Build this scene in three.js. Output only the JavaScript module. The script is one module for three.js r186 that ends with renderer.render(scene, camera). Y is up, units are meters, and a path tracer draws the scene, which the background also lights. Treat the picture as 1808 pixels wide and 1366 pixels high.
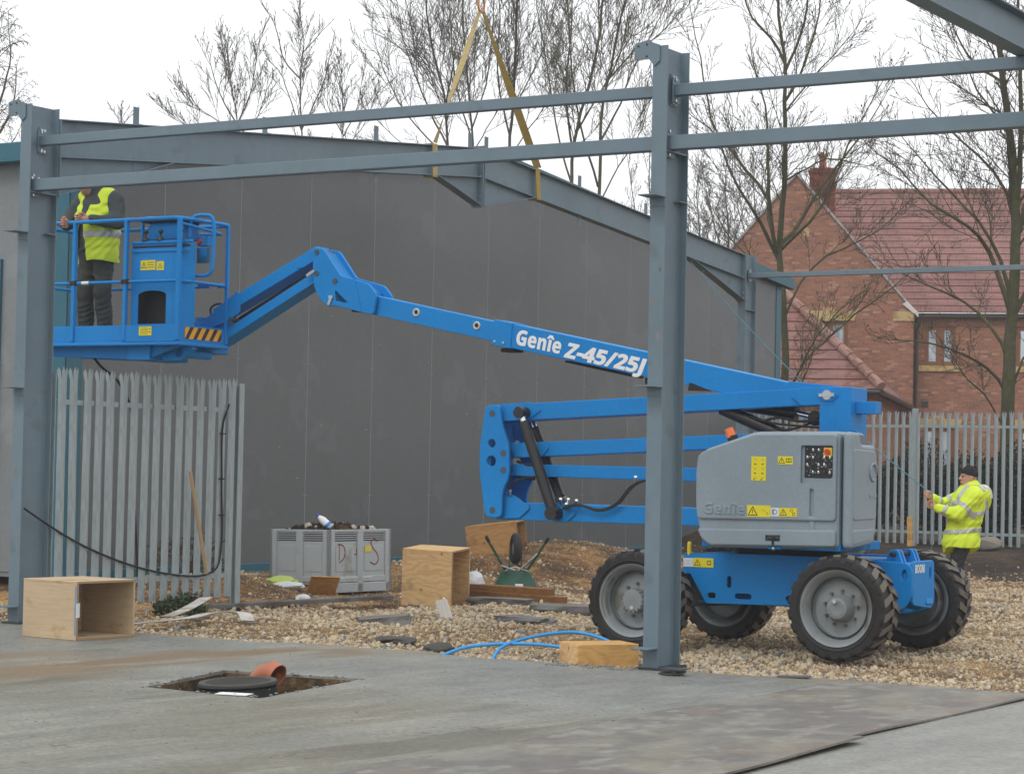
import * as THREE from 'three';
import { mergeGeometries, mergeVertices } from 'three/addons/utils/BufferGeometryUtils.js';
import { MarchingCubes } from 'three/addons/objects/MarchingCubes.js';
import { RoundedBoxGeometry } from 'three/addons/geometries/RoundedBoxGeometry.js';
import { TextGeometry } from 'three/addons/geometries/TextGeometry.js';
import { FontLoader } from 'three/addons/loaders/FontLoader.js';

// ---------------------------------------------------------------- camera, sky, sun, exposure
const W = 1024, H = 773;
const scene = new THREE.Scene();
const camera = new THREE.PerspectiveCamera(19.604, W / H, 0.1, 2000);
camera.position.set(0, 1.65, 0);
camera.rotation.order = 'YXZ';
camera.rotation.set(0.03544, 0, 0.01945);
const renderer = new THREE.WebGLRenderer({ antialias: true });
renderer.setSize(W, H);
renderer.toneMapping = THREE.LinearToneMapping;
renderer.toneMappingExposure = 1.11;
renderer.shadowMap.enabled = true;
{ // a bright, even winter overcast
  const w = 64, h = 32, d = new Float32Array(w * h * 4);
  for (let j = 0; j < h; j++) for (let i = 0; i < w; i++) {
    const el = (j + 0.5) / h * Math.PI - Math.PI / 2;              // row 0 is the nadir
    const s = Math.sin(el), k = (j * w + i) * 4;
    const L = s > 0 ? 1.04 + 0.16 * s : 0.34;
    d[k] = L * 0.985; d[k + 1] = L * 1.0; d[k + 2] = L * 1.025; d[k + 3] = 1;
  }
  const t = new THREE.DataTexture(d, w, h, THREE.RGBAFormat, THREE.FloatType);
  t.mapping = THREE.EquirectangularReflectionMapping; t.magFilter = THREE.LinearFilter; t.minFilter = THREE.LinearFilter; t.needsUpdate = true;
  scene.background = t; scene.environment = t;
}
const sun = new THREE.DirectionalLight(new THREE.Color(1.0, 0.97, 0.93), 0.75);
sun.position.set(-16, 30, 2); sun.target.position.set(0, 0, -22);
sun.castShadow = true; sun.shadow.radius = 40;
Object.assign(sun.shadow.camera, { left: -40, right: 40, top: 40, bottom: -40, near: 1, far: 120 });
scene.add(sun, sun.target);
scene.fog = new THREE.FogExp2(new THREE.Color(.97, .985, 1), .0012);

// ---------------------------------------------------------------- helpers
const V = (x, y, z) => new THREE.Vector3(x, y, z);
function mulberry(a) { return () => { a |= 0; a = a + 0x6D2B79F5 | 0; let t = Math.imul(a ^ a >>> 15, 1 | a); t = t + Math.imul(t ^ t >>> 7, 61 | t) ^ t; return ((t ^ t >>> 14) >>> 0) / 4294967296; }; }
const rnd = mulberry(20240611);
const rr = (a, b) => a + (b - a) * rnd();
const clamp = (x, a = 0, b = 1) => Math.min(b, Math.max(a, x));
const smooth = (x) => { x = clamp(x); return x * x * (3 - 2 * x); };
const names = {};
function numbered(n) { const k = names[n] = (names[n] ?? -1) + 1; return k ? n + '_' + String(k).padStart(3, '0') : n; }
// site axes: X along the long wall, Z into the bay; machine axes: x along the chassis, z towards the camera side
const SITE = { ox: 1.1215, oz: -18.535, r: -0.5506 };
const MACH = { ox: 2.536, oz: -20.91, r: -0.5305 };
const siteW = (X, y, Z) => { const c = Math.cos(SITE.r), s = Math.sin(SITE.r); return V(SITE.ox + X * c - Z * s, y, SITE.oz - X * s - Z * c); };
const worldToSite = (x, z) => { const dx = x - SITE.ox, dz = z - SITE.oz, c = Math.cos(SITE.r), s = Math.sin(SITE.r); return [dx * c - dz * s, -(dx * s + dz * c)]; };
// a sight line of the photograph taken to a chosen distance, for placing far trees and houses
function at(u, v, depth) {
  const a = u - 904, b = v - 683, f = 3953.09, cr = Math.cos(0.01945), sr = Math.sin(0.01945), cp = Math.cos(0.03544), sp = Math.sin(0.03544);
  const x = (a * cr + b * sr) / f, yy = (a * sr - b * cr) / f, y = yy * cp + sp, z = cp - yy * sp;
  return V(x / z * depth, 1.65 + y / z * depth, -depth);
}
function thing(name, label, category, pos, turn = 0, group) {
  const o = new THREE.Group(); o.name = numbered(name); o.position.copy(pos); o.rotation.y = turn;
  o.userData = { label, category }; if (group) o.userData.group = group;
  scene.add(o); return o;
}
function tag(o, label, category, group) { o.userData.label = label; o.userData.category = category; if (group) o.userData.group = group; return o; }
function prep(g) { const n = g.index ? g.toNonIndexed() : g.clone(); for (const k of Object.keys(n.attributes)) if (!['position', 'normal', 'uv'].includes(k)) n.deleteAttribute(k); if (!n.attributes.normal) n.computeVertexNormals(); if (!n.attributes.uv) n.setAttribute('uv', new THREE.BufferAttribute(new Float32Array(n.attributes.position.count * 2), 2)); n.morphAttributes = {}; n.clearGroups?.(); return n; }
function uvMetres(g) { // texture coordinates in metres, by the way each face points
  const p = g.attributes.position, u = g.attributes.uv;
  for (let i = 0; i < p.count; i += 3) {
    const a = V().fromBufferAttribute(p, i), b = V().fromBufferAttribute(p, i + 1), c = V().fromBufferAttribute(p, i + 2);
    const n = b.clone().sub(a).cross(c.clone().sub(a)), ax = Math.abs(n.x), ay = Math.abs(n.y), az = Math.abs(n.z);
    [a, b, c].forEach((q, k) => az >= ax && az >= ay ? u.setXY(i + k, q.x, q.y) : ax >= ay ? u.setXY(i + k, q.z, q.y) : u.setXY(i + k, q.x, q.z));
  }
  return g;
}
function geo(list, keepUv) { const g = mergeGeometries([].concat(list).map(prep)); return keepUv ? g : uvMetres(g); }
function mesh(name, list, material, parent = scene, o = {}) {
  const m = new THREE.Mesh(list.isBufferGeometry && o.raw ? list : geo(list, o.keepUv), material);
  m.name = parent === scene ? numbered(name) : name; m.castShadow = m.receiveShadow = true;
  if (o.kind) m.userData.kind = o.kind; if (o.label) m.userData.label = o.label;
  parent.add(m); return m;
}
const multi = (name, geos, material, parent) => geos.map((g) => mesh(name, [g], material, parent));
function sub(name, parent) { const g = new THREE.Group(); g.name = name; parent.add(g); return g; }
function bx(w, h, d, x = 0, y = 0, z = 0, rx = 0, ry = 0, rz = 0, bev = 0) {
  const g = bev ? new RoundedBoxGeometry(w, h, d, 2, bev) : new THREE.BoxGeometry(w, h, d);
  if (rx || ry || rz) g.applyMatrix4(new THREE.Matrix4().makeRotationFromEuler(new THREE.Euler(rx, ry, rz)));
  return g.translate(x, y, z);
}
const b2 = (x0, x1, y0, y1, z0, z1, bev = 0) => bx(x1 - x0, y1 - y0, z1 - z0, (x0 + x1) / 2, (y0 + y1) / 2, (z0 + z1) / 2, 0, 0, 0, bev);
function shape(pts, holes = []) { const s = new THREE.Shape(pts.map((p) => new THREE.Vector2(...p))); for (const h of holes) s.holes.push(new THREE.Path(h.map((p) => new THREE.Vector2(...p)))); return s; }
const circ = (x, y, r, n = 20, sy = 1) => Array.from({ length: n }, (_, i) => [x + r * Math.cos(i / n * 2 * Math.PI), y + r * sy * Math.sin(i / n * 2 * Math.PI)]);
function rrect(x0, x1, y0, y1, r, n = 4) { const o = []; for (const [cx, cy, a] of [[x1 - r, y1 - r, 0], [x0 + r, y1 - r, 1], [x0 + r, y0 + r, 2], [x1 - r, y0 + r, 3]]) for (let i = 0; i <= n; i++) { const t = (a + i / n) * Math.PI / 2; o.push([cx + r * Math.cos(t), cy + r * Math.sin(t)]); } return o; }
function rounded(pts, r, n = 4) { // polygon with rounded corners
  const o = [], N = pts.length;
  for (let i = 0; i < N; i++) {
    const p = new THREE.Vector2(...pts[i]), a = new THREE.Vector2(...pts[(i + N - 1) % N]).sub(p), b = new THREE.Vector2(...pts[(i + 1) % N]).sub(p);
    const q = Math.min(r, a.length() * .45, b.length() * .45), A = p.clone().addScaledVector(a.normalize(), q), B = p.clone().addScaledVector(b.normalize(), q);
    for (let k = 0; k <= n; k++) { const t = k / n; o.push([(1 - t) ** 2 * A.x + 2 * t * (1 - t) * p.x + t * t * B.x, (1 - t) ** 2 * A.y + 2 * t * (1 - t) * p.y + t * t * B.y]); }
  }
  return o;
}
function ex(pts, z0, z1, bev = 0, holes = [], segs = 1) {
  const s = shape(pts, holes);
  const g = new THREE.ExtrudeGeometry(s, { depth: z1 - z0 - 2 * bev, bevelEnabled: bev > 0, bevelThickness: bev, bevelSize: bev, bevelOffset: -bev, bevelSegments: segs, curveSegments: 8 });
  return g.translate(0, 0, z0 + bev);
}
function cy(a, b, r0, r1 = r0, seg = 14) {
  const p = V(...a), q = V(...b), d = q.clone().sub(p), g = new THREE.CylinderGeometry(r1, r0, d.length(), seg);
  g.applyQuaternion(new THREE.Quaternion().setFromUnitVectors(V(0, 1, 0), d.normalize()));
  return g.translate((p.x + q.x) / 2, (p.y + q.y) / 2, (p.z + q.z) / 2);
}
function tu(pts, r, n = 24, k = 8, closed = false, type = 'centripetal') { return new THREE.TubeGeometry(new THREE.CatmullRomCurve3(pts.map((p) => V(...p)), closed, type), n, r, k, closed); }
function bent(pts, r, rad = 0.06, k = 8) { // pipe with straight runs and bent corners
  const c = new THREE.CurvePath(), P = pts.map((p) => V(...p)); let last = P[0];
  for (let i = 1; i < P.length - 1; i++) {
    const a = P[i - 1].clone().sub(P[i]), b = P[i + 1].clone().sub(P[i]), q = Math.min(rad, a.length() * .45, b.length() * .45);
    const A = P[i].clone().addScaledVector(a.normalize(), q), B = P[i].clone().addScaledVector(b.normalize(), q);
    c.add(new THREE.LineCurve3(last, A)); c.add(new THREE.QuadraticBezierCurve3(A, P[i], B)); last = B;
  }
  c.add(new THREE.LineCurve3(last, P[P.length - 1]));
  const out = [];
  for (const cv of c.curves) { const line = cv.isLineCurve3, n = line ? 1 : 5; for (let i = out.length ? 1 : 0; i <= n; i++) out.push(cv.getPoint(i / n)); }
  // plain sweep
  const rings = [], up = V(0.13, 0.97, 0.21).normalize();
  for (let i = 0; i < out.length; i++) {
    const t = out[Math.min(i + 1, out.length - 1)].clone().sub(out[Math.max(i - 1, 0)]).normalize();
    const x = t.clone().cross(Math.abs(t.dot(up)) > .95 ? V(1, 0, 0) : up).normalize(), y = t.clone().cross(x);
    rings.push([out[i], x, y]);
  }
  return sweep(rings, () => r, k);
}
function sweep(rings, rad, k, cap = true) {
  const pos = [], nor = [], idx = [];
  // parallel transport
  for (let i = 1; i < rings.length; i++) { const t = rings[i][1].clone().cross(rings[i][2]); const x = rings[i - 1][1].clone().addScaledVector(t, -rings[i - 1][1].dot(t)).normalize(); rings[i][1] = x; rings[i][2] = t.clone().cross(x); }
  rings.forEach(([p, x, y], i) => { const r = rad(i); for (let j = 0; j < k; j++) { const a = j / k * 2 * Math.PI, n = x.clone().multiplyScalar(Math.cos(a)).addScaledVector(y, Math.sin(a)); pos.push(p.x + n.x * r, p.y + n.y * r, p.z + n.z * r); nor.push(n.x, n.y, n.z); } });
  for (let i = 0; i < rings.length - 1; i++) for (let j = 0; j < k; j++) { const a = i * k + j, b = i * k + (j + 1) % k; idx.push(a, b, a + k, b, b + k, a + k); }
  if (cap) for (const e of [0, rings.length - 1]) for (let j = 1; j < k - 1; j++) e ? idx.push(e * k, e * k + j, e * k + j + 1) : idx.push(0, j + 1, j);
  const g = new THREE.BufferGeometry(); g.setAttribute('position', new THREE.Float32BufferAttribute(pos, 3)); g.setAttribute('normal', new THREE.Float32BufferAttribute(nor, 3)); g.setIndex(idx); return g;
}
// ---- noise and textures
function vnoise(seed) { // tiling value noise on a lattice of period P
  const T = new Float32Array(65536); const q = mulberry(seed); for (let i = 0; i < 65536; i++) T[i] = q();
  return (x, y, P) => {
    const xi = Math.floor(x), yi = Math.floor(y), fx = x - xi, fy = y - yi, u = fx * fx * (3 - 2 * fx), v = fy * fy * (3 - 2 * fy);
    const h = (a, b) => T[(((a % P) + P) % P) * 197 + (((b % P) + P) % P) * 3571 & 65535];
    return (h(xi, yi) * (1 - u) + h(xi + 1, yi) * u) * (1 - v) + (h(xi, yi + 1) * (1 - u) + h(xi + 1, yi + 1) * u) * v;
  };
}
const n1 = vnoise(7), n2 = vnoise(91);
function fbm(u, v, base, oct = 4, n = n1, gain = .55) { let s = 0, a = 1, t = 0; for (let o = 0; o < oct; o++) { const P = base << o; s += a * n(u * P, v * P, P); t += a; a *= gain; } return s / t; }
function tex(w, h, fn, srgb = true, rep = [1, 1]) {
  const d = new Uint8Array(w * h * 4);
  for (let j = 0; j < h; j++) for (let i = 0; i < w; i++) { const c = fn(i / w, j / h), k = (j * w + i) * 4; if (typeof c === 'number') { d[k] = d[k + 1] = d[k + 2] = clamp(c) * 255; } else { d[k] = clamp(c[0]) * 255; d[k + 1] = clamp(c[1]) * 255; d[k + 2] = clamp(c[2]) * 255; } d[k + 3] = 255; }
  const t = new THREE.DataTexture(d, w, h); t.wrapS = t.wrapT = THREE.RepeatWrapping; t.magFilter = THREE.LinearFilter; t.minFilter = THREE.LinearMipmapLinearFilter; t.generateMipmaps = true;
  if (srgb) t.colorSpace = THREE.SRGBColorSpace; t.repeat.set(...rep); t.needsUpdate = true; return t;
}
function canvasTex(w, h, draw) { const c = document.createElement('canvas'); c.width = w; c.height = h; const g = c.getContext('2d'); draw(g, w, h); const t = new THREE.CanvasTexture(c); t.colorSpace = THREE.SRGBColorSpace; t.anisotropy = 8; return t; }
const lin = (r, g, b) => new THREE.Color().setRGB(r, g, b);
const std = (color, rough = .6, metal = 0, extra = {}) => new THREE.MeshStandardMaterial({ color: color.isColor ? color : new THREE.Color(color), roughness: rough, metalness: metal, side: THREE.DoubleSide, ...extra });
const phys = (color, rough, extra = {}) => new THREE.MeshPhysicalMaterial({ color, roughness: rough, side: THREE.DoubleSide, ...extra });
const mixc = (a, b, t) => a.map((x, i) => x + (b[i] - x) * t);

// general wear maps (multiply the paint)
const wearMap = tex(512, 512, (u, v) => { const a = fbm(u, v, 4, 5), b = fbm(u + .3, v, 32, 3, n2), s = smooth((fbm(u, v + .4, 12, 4, n2) - .62) / .2); const g = .92 + .1 * a - .05 * b; return mixc([g, g, g], [.8, .78, .74], s * .5); }, true, [.37, .37]);
const cleanMap = tex(512, 512, (u, v) => { const a = fbm(u, v, 3, 5), b = fbm(u, v, 64, 2, n2); const g = .93 + .08 * a - .05 * (b - .5); return [g, g, g]; }, true, [.8, .8]);
const fineBump = tex(256, 256, (u, v) => fbm(u, v, 32, 3), false, [3, 3]);
const dirtyMap = tex(512, 512, (u, v) => { const a = fbm(u, v, 6, 5), s = smooth((fbm(u + .2, v, 5, 5, n2) - .5) / .15); const g = .85 + .2 * a; return mixc([g, g, g], [.66, .58, .47], s * .6); }, true, [.7, .7]);

const M = {
  steel: std(lin(.16, .224, .268), .55, 0, { map: wearMap, bumpMap: fineBump, bumpScale: .0006 }),
  steelDark: std(lin(.03, .045, .058), .3, 0, { map: wearMap }),
  bolt: std(lin(.55, .56, .56), .35, .9),
  blue: phys(lin(.004, .235, .63), .5, { map: cleanMap, specularIntensity: .45, clearcoat: .06, clearcoatRoughness: .3, bumpMap: fineBump, bumpScale: .0003 }),
  blueDirty: phys(lin(.004, .21, .56), .55, { map: dirtyMap, specularIntensity: .45 }),
  hood: phys(lin(.25, .312, .355), .45, { map: cleanMap, bumpMap: fineBump, bumpScale: .0005 }),
  rim: phys(lin(.27, .3, .31), .5, { map: dirtyMap }),
  rubber: std(lin(.022, .022, .023), .75, 0, { map: dirtyMap, bumpMap: fineBump, bumpScale: .001 }),
  tread: std(lin(.17, .15, .122), .9, 0, { map: dirtyMap, bumpMap: fineBump, bumpScale: .0015 }),
  black: std(lin(.014, .014, .015), .4),
  blackMatt: std(lin(.02, .02, .021), .85),
  chrome: std(lin(.8, .8, .8), .12, 1),
  white: std(lin(.8, .8, .79), .55),
  orange: phys(lin(.75, .16, .02), .25, { clearcoat: .6 }),
  yellow: std(lin(.7, .52, .03), .5),
  red: std(lin(.6, .03, .02), .4),
  teal: phys(lin(.02, .135, .19), .45, { map: cleanMap }),
  galv: std(lin(.425, .475, .49), .5, .15, { map: tex(512, 512, (u, v) => { const g = .82 + .16 * fbm(u, v, 32, 4) - .05 * smooth((fbm(u, v, 3, 4, n2) - .5) / .3); return [g * .985, g, g * 1.0]; }, true, [1.3, .31]) }),
};
// ---------------------------------------------------------------- the ground
function hBumps(X, Z) { return (fbm(X / 13 + 9, Z / 13 + 9, 8, 4) - .5) * .13 + (fbm(X / 6.1 + 5, Z / 6.1 + 5, 16, 3, n2) - .5) * .05; }
function groundH(X, Z) {
  let h = 0;
  h += .19 * smooth((-7.3 - X) / 1.5) * smooth((Z - 2.5) / 2);
  h += .5 * Math.exp(-(((X + 7.6) / 1.5) ** 2 + ((Z - 12.2) / 3) ** 2));
  h += .12 * Math.exp(-(((X + 8.2) / .9) ** 2 + ((Z - 4.8) / 1.3) ** 2));
  h += .36 * smooth((Z - 18) / 2.6);
  h += .9 * smooth((Z - 27) / 16);
  const away = smooth((Z - .25) / .8);
  const mach = 1 - Math.exp(-(((X + .1) / 2.4) ** 4 + ((Z - 2.7) / 1.9) ** 4));
  h += hBumps(X, Z) * away * (.35 + .65 * mach);
  return h - .012 - .02 * (1 - away);
}
const siteY = (X, Z, dy = 0) => siteW(X, groundH(X, Z) + dy, Z);
const earthTex = tex(768, 768, (u, v) => {
  const a = fbm(u, v, 6, 6), b = fbm(u + .17, v + .4, 48, 4, n2), c = fbm(u + .5, v + .1, 128, 2);
  let col = mixc([.36, .27, .16], [.60, .49, .34], smooth((a - .36) / .3));
  col = mixc(col, [.74, .66, .52], smooth((b - .56) / .16) * .6);
  col = mixc(col, [.28, .24, .19], smooth((fbm(u, v + .6, 9, 5, n2) - .56) / .12) * .6);
  return col.map((x) => x * (.8 + .4 * c));
}, true, [.34, .34]);
const earthBump = tex(512, 512, (u, v) => .5 * fbm(u, v, 24, 5) + .5 * fbm(u, v, 96, 3, n2), false, [.34, .34]);
{ // far ground, one sheet to the horizon, and the modelled ground of the site above it
  const far = std(lin(.1, .095, .06), 1, 0, { map: earthTex });
  const g = new THREE.PlaneGeometry(1600, 1600).rotateX(-Math.PI / 2).translate(0, -.7, 0);
  mesh('ground', g, far, scene, { kind: 'structure' });
  const xs = [], zs = [];
  for (let x = -60; x < -12; x += 2) xs.push(x); for (let x = -12; x < 8; x += .1) xs.push(x); for (let x = 8; x <= 60; x += 2) xs.push(x);
  for (let z = -.55; z < 16; z += .1) zs.push(z); for (let z = 16; z < 30; z += .4) zs.push(z); for (let z = 30; z <= 120; z += 3) zs.push(z);
  const pos = [], uv = [], idx = [], col = [];
  for (const z of zs) for (const x of xs) {                         // topsoil bank along the fence, orange clay on the mound
    pos.push(x, groundH(x, z), -z); uv.push(x, z);
    const top = smooth((z - 17.9 + 1.2 * (fbm(x / 12 + 4, z / 12 + 4, 16, 3) - .5)) / .5) * (1 - smooth((z - 30) / 8)), clay = smooth(1.4 * Math.exp(-(((x + 7.6) / 1.9) ** 2 + ((z - 11.5) / 4) ** 2)) + 1.2 * Math.exp(-(((x + 8.1) / 1.2) ** 2 + ((z - 4.6) / 1.6) ** 2)) - .25);
    col.push(...mixc(mixc([.86, .76, .59], [.53, .415, .285], clay), [.13, .115, .1], top));
  }
  const nx = xs.length;
  for (let j = 0; j < zs.length - 1; j++) for (let i = 0; i < nx - 1; i++) { const a = j * nx + i; idx.push(a, a + 1, a + nx, a + 1, a + nx + 1, a + nx); }
  const t = new THREE.BufferGeometry(); t.setAttribute('position', new THREE.Float32BufferAttribute(pos, 3)); t.setAttribute('uv', new THREE.Float32BufferAttribute(uv, 2)); t.setAttribute('color', new THREE.Float32BufferAttribute(col, 3)); t.setIndex(idx); t.computeVertexNormals();
  const soil = std(lin(1.2, 1.2, 1.2), 1, 0, { vertexColors: true, map: earthTex, bumpMap: earthBump, bumpScale: .03 });
  const m = mesh('site_ground', t, soil, scene, { raw: true, kind: 'structure' });
  m.position.set(SITE.ox, 0, SITE.oz); m.rotation.y = SITE.r;
}
{ // loose limestone: nobody could count it
  const variants = [0, 1, 2, 3].map((s) => {
    const g = mergeVertices(new THREE.IcosahedronGeometry(1, 1).deleteAttribute('normal').deleteAttribute('uv')), p = g.attributes.position, q = mulberry(50 + s);
    const ax = [rr(.8, 1.2), rr(.55, .8), rr(.7, 1)];
    for (let i = 0; i < p.count; i++) { const k = .78 + .44 * q(); p.setXYZ(i, p.getX(i) * k * ax[0], p.getY(i) * k * ax[1], p.getZ(i) * k * ax[2]); }
    const n = g.toNonIndexed(); n.computeVertexNormals(); return n;
  });
  const sm = std(lin(1, 1, 1), .95, 0, { bumpMap: fineBump, bumpScale: .002 });
  const root = thing('gravel', 'loose cream limestone gravel spread over the brown site ground', 'gravel', V(SITE.ox, 0, SITE.oz), SITE.r);
  root.userData.kind = 'stuff'; delete root.userData.category;
  const put = [[], [], [], []], q = mulberry(77);
  const add = (X, Z, s, col) => put[Math.floor(q() * 4)].push([X, Z, s, col]);
  const N = 105000;
  for (let i = 0; i < N; i++) {
    const Z = .02 + 19.5 * q() ** 1.35, X = -9.3 + 15 * q();
    if (X > 5.5) continue;
    const edge = .06 + .1 * Math.sin(X * 1.7) + .06 * Math.sin(X * 5.3 + 1) + (X > 1 ? .28 * smooth((X - 1) / 1) : 0);
    if (Z < edge + .02) continue;
    // bare soil on the mounds, in tyre tracks and in muddy patches
    const mound = 1.15 * Math.exp(-(((X + 7.4) / 1.9) ** 2 + ((Z - 11.8) / 3.8) ** 2)) + .8 * Math.exp(-(((X + 8.1) / 1.1) ** 2 + ((Z - 4.8) / 1.7) ** 2)) + smooth((Z - 17.6) / 1.6);
    const mud = smooth((fbm(X / 14 + 3, Z / 14 + 3, 9, 5, n2) - .47) / .1) * .8 + .5 * Math.exp(-(((X + 6.6) / 1.2) ** 2 + ((Z - 4.3) / 1.2) ** 2));
    const track = .55 * Math.exp(-(((Z - 1.2 - .04 * X) / .35) ** 2)) * smooth((X - .2) / .5) * smooth((4 - X));
    if (q() < clamp(mound + mud + track, 0, .96)) continue;
    let s = .0095 + .0185 * q() ** 1.9; if (q() < .035) s *= 1.75;
    if (X > 1.5) s *= .8;
    const t = q(), g = q() < .1;
    const base = g ? [.2, .2, .19] : mixc([.37, .285, .175], [.57, .475, .34], t);
    const tone = .84 + .28 * q(); add(X, Z, s, base.map((x) => x * tone));
  }
  const fines = [];
  for (let i = 0; i < 120000; i++) { const Z = .08 + 14 * q() ** 1.6, X = -9 + 14.5 * q(); if (X > 1 && Z < .42) continue; const tone = .7 + .5 * q(); fines.push([X, Z, .003 + .007 * q() ** 2, mixc([.3, .225, .135], [.56, .46, .32], q()).map((x) => x * tone)]); }
  variants.push(new THREE.OctahedronGeometry(1, 0)); put.push(fines);
  const o = new THREE.Object3D(), c = new THREE.Color();
  put.forEach((list, k) => {
    const im = new THREE.InstancedMesh(variants[k], sm, list.length); im.name = 'stones'; im.userData.kind = 'stuff'; im.castShadow = im.receiveShadow = true;
    list.forEach(([X, Z, s, col], i) => { o.position.set(X, groundH(X, Z) + s * .28, -Z); o.rotation.set(q() * 6.3, q() * 6.3, q() * 6.3); o.scale.setScalar(s); o.updateMatrix(); im.setMatrixAt(i, o.matrix); im.setColorAt(i, c.setRGB(...col)); });
    root.add(im);
  });
}
// concrete slab, broken out around the drain
const PIT = [[-2.04, -3.84], [-2.43, -2.44], [-1.22, -2.26], [-.93, -3.9]];
{
  const S = 1320, X0 = -8, X1 = 5, Z0 = -10, Z1 = 1;
  const sx = X1 - X0, sz = Z1 - Z0;
  const conc = tex(S, S, (u, v) => {
    const X = X0 + u * sx, Z = Z0 + v * sz;
    const big = fbm(u, v, 5, 5), mid = fbm(u + .3, v + .2, 24, 4, n2), fine = fbm(u + .7, v, 256, 2), sweepn = fbm(u * 1 + .1, v * 1, 9, 5, n2);
    let c = mixc([.625, .622, .592], [.71, .705, .675], smooth((big - .35) / .35));
    c = c.map((x) => x * (.93 + .1 * mid) * (.95 + .1 * fine));
    // mud film spread and dried over the foreground
    const streak = fbm((X * .98 - Z * .1) / 20 + .5, (Z + X * .1) / 100 + .5, 32, 4, n1);
    const streak2 = fbm((X * .97 - Z * .16) / 26 + .5, (Z + X * .16) / 80 + .5, 32, 4, n2);
    let mud = smooth((-2.6 - Z + 1.6 * (big - .5) + .9 * (sweepn - .5)) / 1.6) * smooth((2.6 - X + (mid - .5)) / 1.2);
    mud *= .4 + .7 * smooth((streak - .34) / .3);
    c = mixc(c, [.56, .535, .455], clamp(mud * .8));
    c = mixc(c, [.46, .44, .375], clamp(mud) * smooth((streak2 - .45) / .15) * .75);
    c = mixc(c, [.70, .69, .65], clamp(mud) * smooth((fbm((X * .98 - Z * .12) / 20 + .2, (Z + X * .12) / 110 + .5, 96, 3, n1) - .56) / .1) * .5);
    const fs = fbm((X * .98 - Z * .1) / 22 + .5, (Z + X * .1) / 70 + .5, 128, 3, n2); c = c.map((x) => x * (.9 + .2 * fs) * (.88 + .24 * n2(u * 700, v * 700, 1024)));
    // the brown tracked-in band at the left
    const b1 = Math.exp(-(((X + 3.45 - .75 * smooth((Z + 1.7) / 1.5) + .7 * (big - .5) + .5 * (sweepn - .5)) / .55) ** 2)) * smooth((Z + 6.5) / 2) * smooth((.1 - Z) / .5);
    c = mixc(c, [.62, .525, .40], clamp(b1 * (.25 + 1.1 * smooth((fbm((X * .98 - Z * .1) / 14 + .7, (Z + X * .1) / 80 + .5, 64, 4, n2) - .36) / .25))));
    const b2_ = Math.exp(-(((X + 4.5 + .5 * (big - .5)) / .35) ** 2)) * smooth((-1.6 - Z + (sweepn - .5)) / .8);
    c = mixc(c, [.60, .52, .41], clamp(b2_ * .75));
    // pale trowel lines
    const tl = Math.abs(((X * .985 - Z * .12) * 2.1 + .9 * (sweepn - .5) + 40) % 1 - .5);
    c = mixc(c, [.74, .73, .69], smooth((.06 - tl) / .06) * smooth((mid - .5) / .2) * .45);
    // gravel dust along the edge
    c = mixc(c, [.66, .6, .49], smooth((Z + .3 + .5 * (sweepn - .5)) / .4) * .5);
    if (fine > .8 && mid > .57) c = c.map((x) => x * .72);
    return c;
  });
  conc.wrapS = conc.wrapT = THREE.MirroredRepeatWrapping;
  const cb = tex(512, 512, (u, v) => .5 * fbm(u, v, 40, 4) + .5 * fbm(u * 1, v, 128, 3, n2), false, [3, 3]);
  const mat = std(lin(.6, .61, .6), .46, 0, { map: conc, bumpMap: cb, bumpScale: .004 });
  const edge = []; for (let X = 30; X >= -40; X -= X < 6 && X > -9 ? .12 : 2) edge.push([X, .06 + .1 * Math.sin(X * 1.7) + .06 * Math.sin(X * 5.3 + 1) + (X > 1 ? .28 * smooth(X - 1) : 0) + (fbm(X / 8 + 7, .3, 32, 3) - .5) * .12]);
  const jag = []; for (let i = 0; i < 4; i++) { const a = PIT[i], b = PIT[(i + 1) % 4]; for (let k = 0; k < 9; k++) { const t = k / 9; jag.push([a[0] + (b[0] - a[0]) * t + (k ? rr(-.018, .018) : 0), a[1] + (b[1] - a[1]) * t + (k ? rr(-.018, .018) : 0)]); } }
  const s = shape([[-40, -45], [30, -45], ...edge], [jag]);
  const g = new THREE.ExtrudeGeometry(s, { depth: .2, bevelEnabled: false }).rotateX(-Math.PI / 2).translate(0, -.2, 0);
  const n = prep(g), p = n.attributes.position, uv = n.attributes.uv;
  for (let i = 0; i < p.count; i++) uv.setXY(i, (p.getX(i) - X0) / sx, (-p.getZ(i) - Z0) / sz + (Math.abs(n.attributes.normal.getY(i)) < .5 ? p.getY(i) * .2 : 0));
  const m = mesh('concrete_slab', n, mat, scene, { raw: true, kind: 'structure' });
  m.position.set(SITE.ox, 0, SITE.oz); m.rotation.y = SITE.r;
  // crumbs of concrete and mortar round the column foot and the drain
  const cr = thing('concrete_crumbs', 'small grey mortar crumbs scattered at the foot of the near column and drain', 'rubble', V(SITE.ox, 0, SITE.oz), SITE.r); cr.userData.kind = 'stuff'; delete cr.userData.category;
  const list = [];
  const crumb = (X, Z, s, y = 0) => { const g = new THREE.IcosahedronGeometry(s, 0); g.rotateX(rnd() * 6).rotateY(rnd() * 6).scale(1, .5, 1).translate(X, y + s * .25, -Z); list.push(g); };
  for (let i = 0; i < 110; i++) crumb(-.35 + rr(-.45, .35), -.1 + rr(-.14, .12), rr(.006, .02));
  for (let i = 0; i < 70; i++) { const k = i % 4, a = PIT[k], b = PIT[(k + 1) % 4], t = rnd(); crumb(a[0] + (b[0] - a[0]) * t + rr(-.06, .06), a[1] + (b[1] - a[1]) * t + rr(-.06, .06), rr(.005, .02)); }
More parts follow.
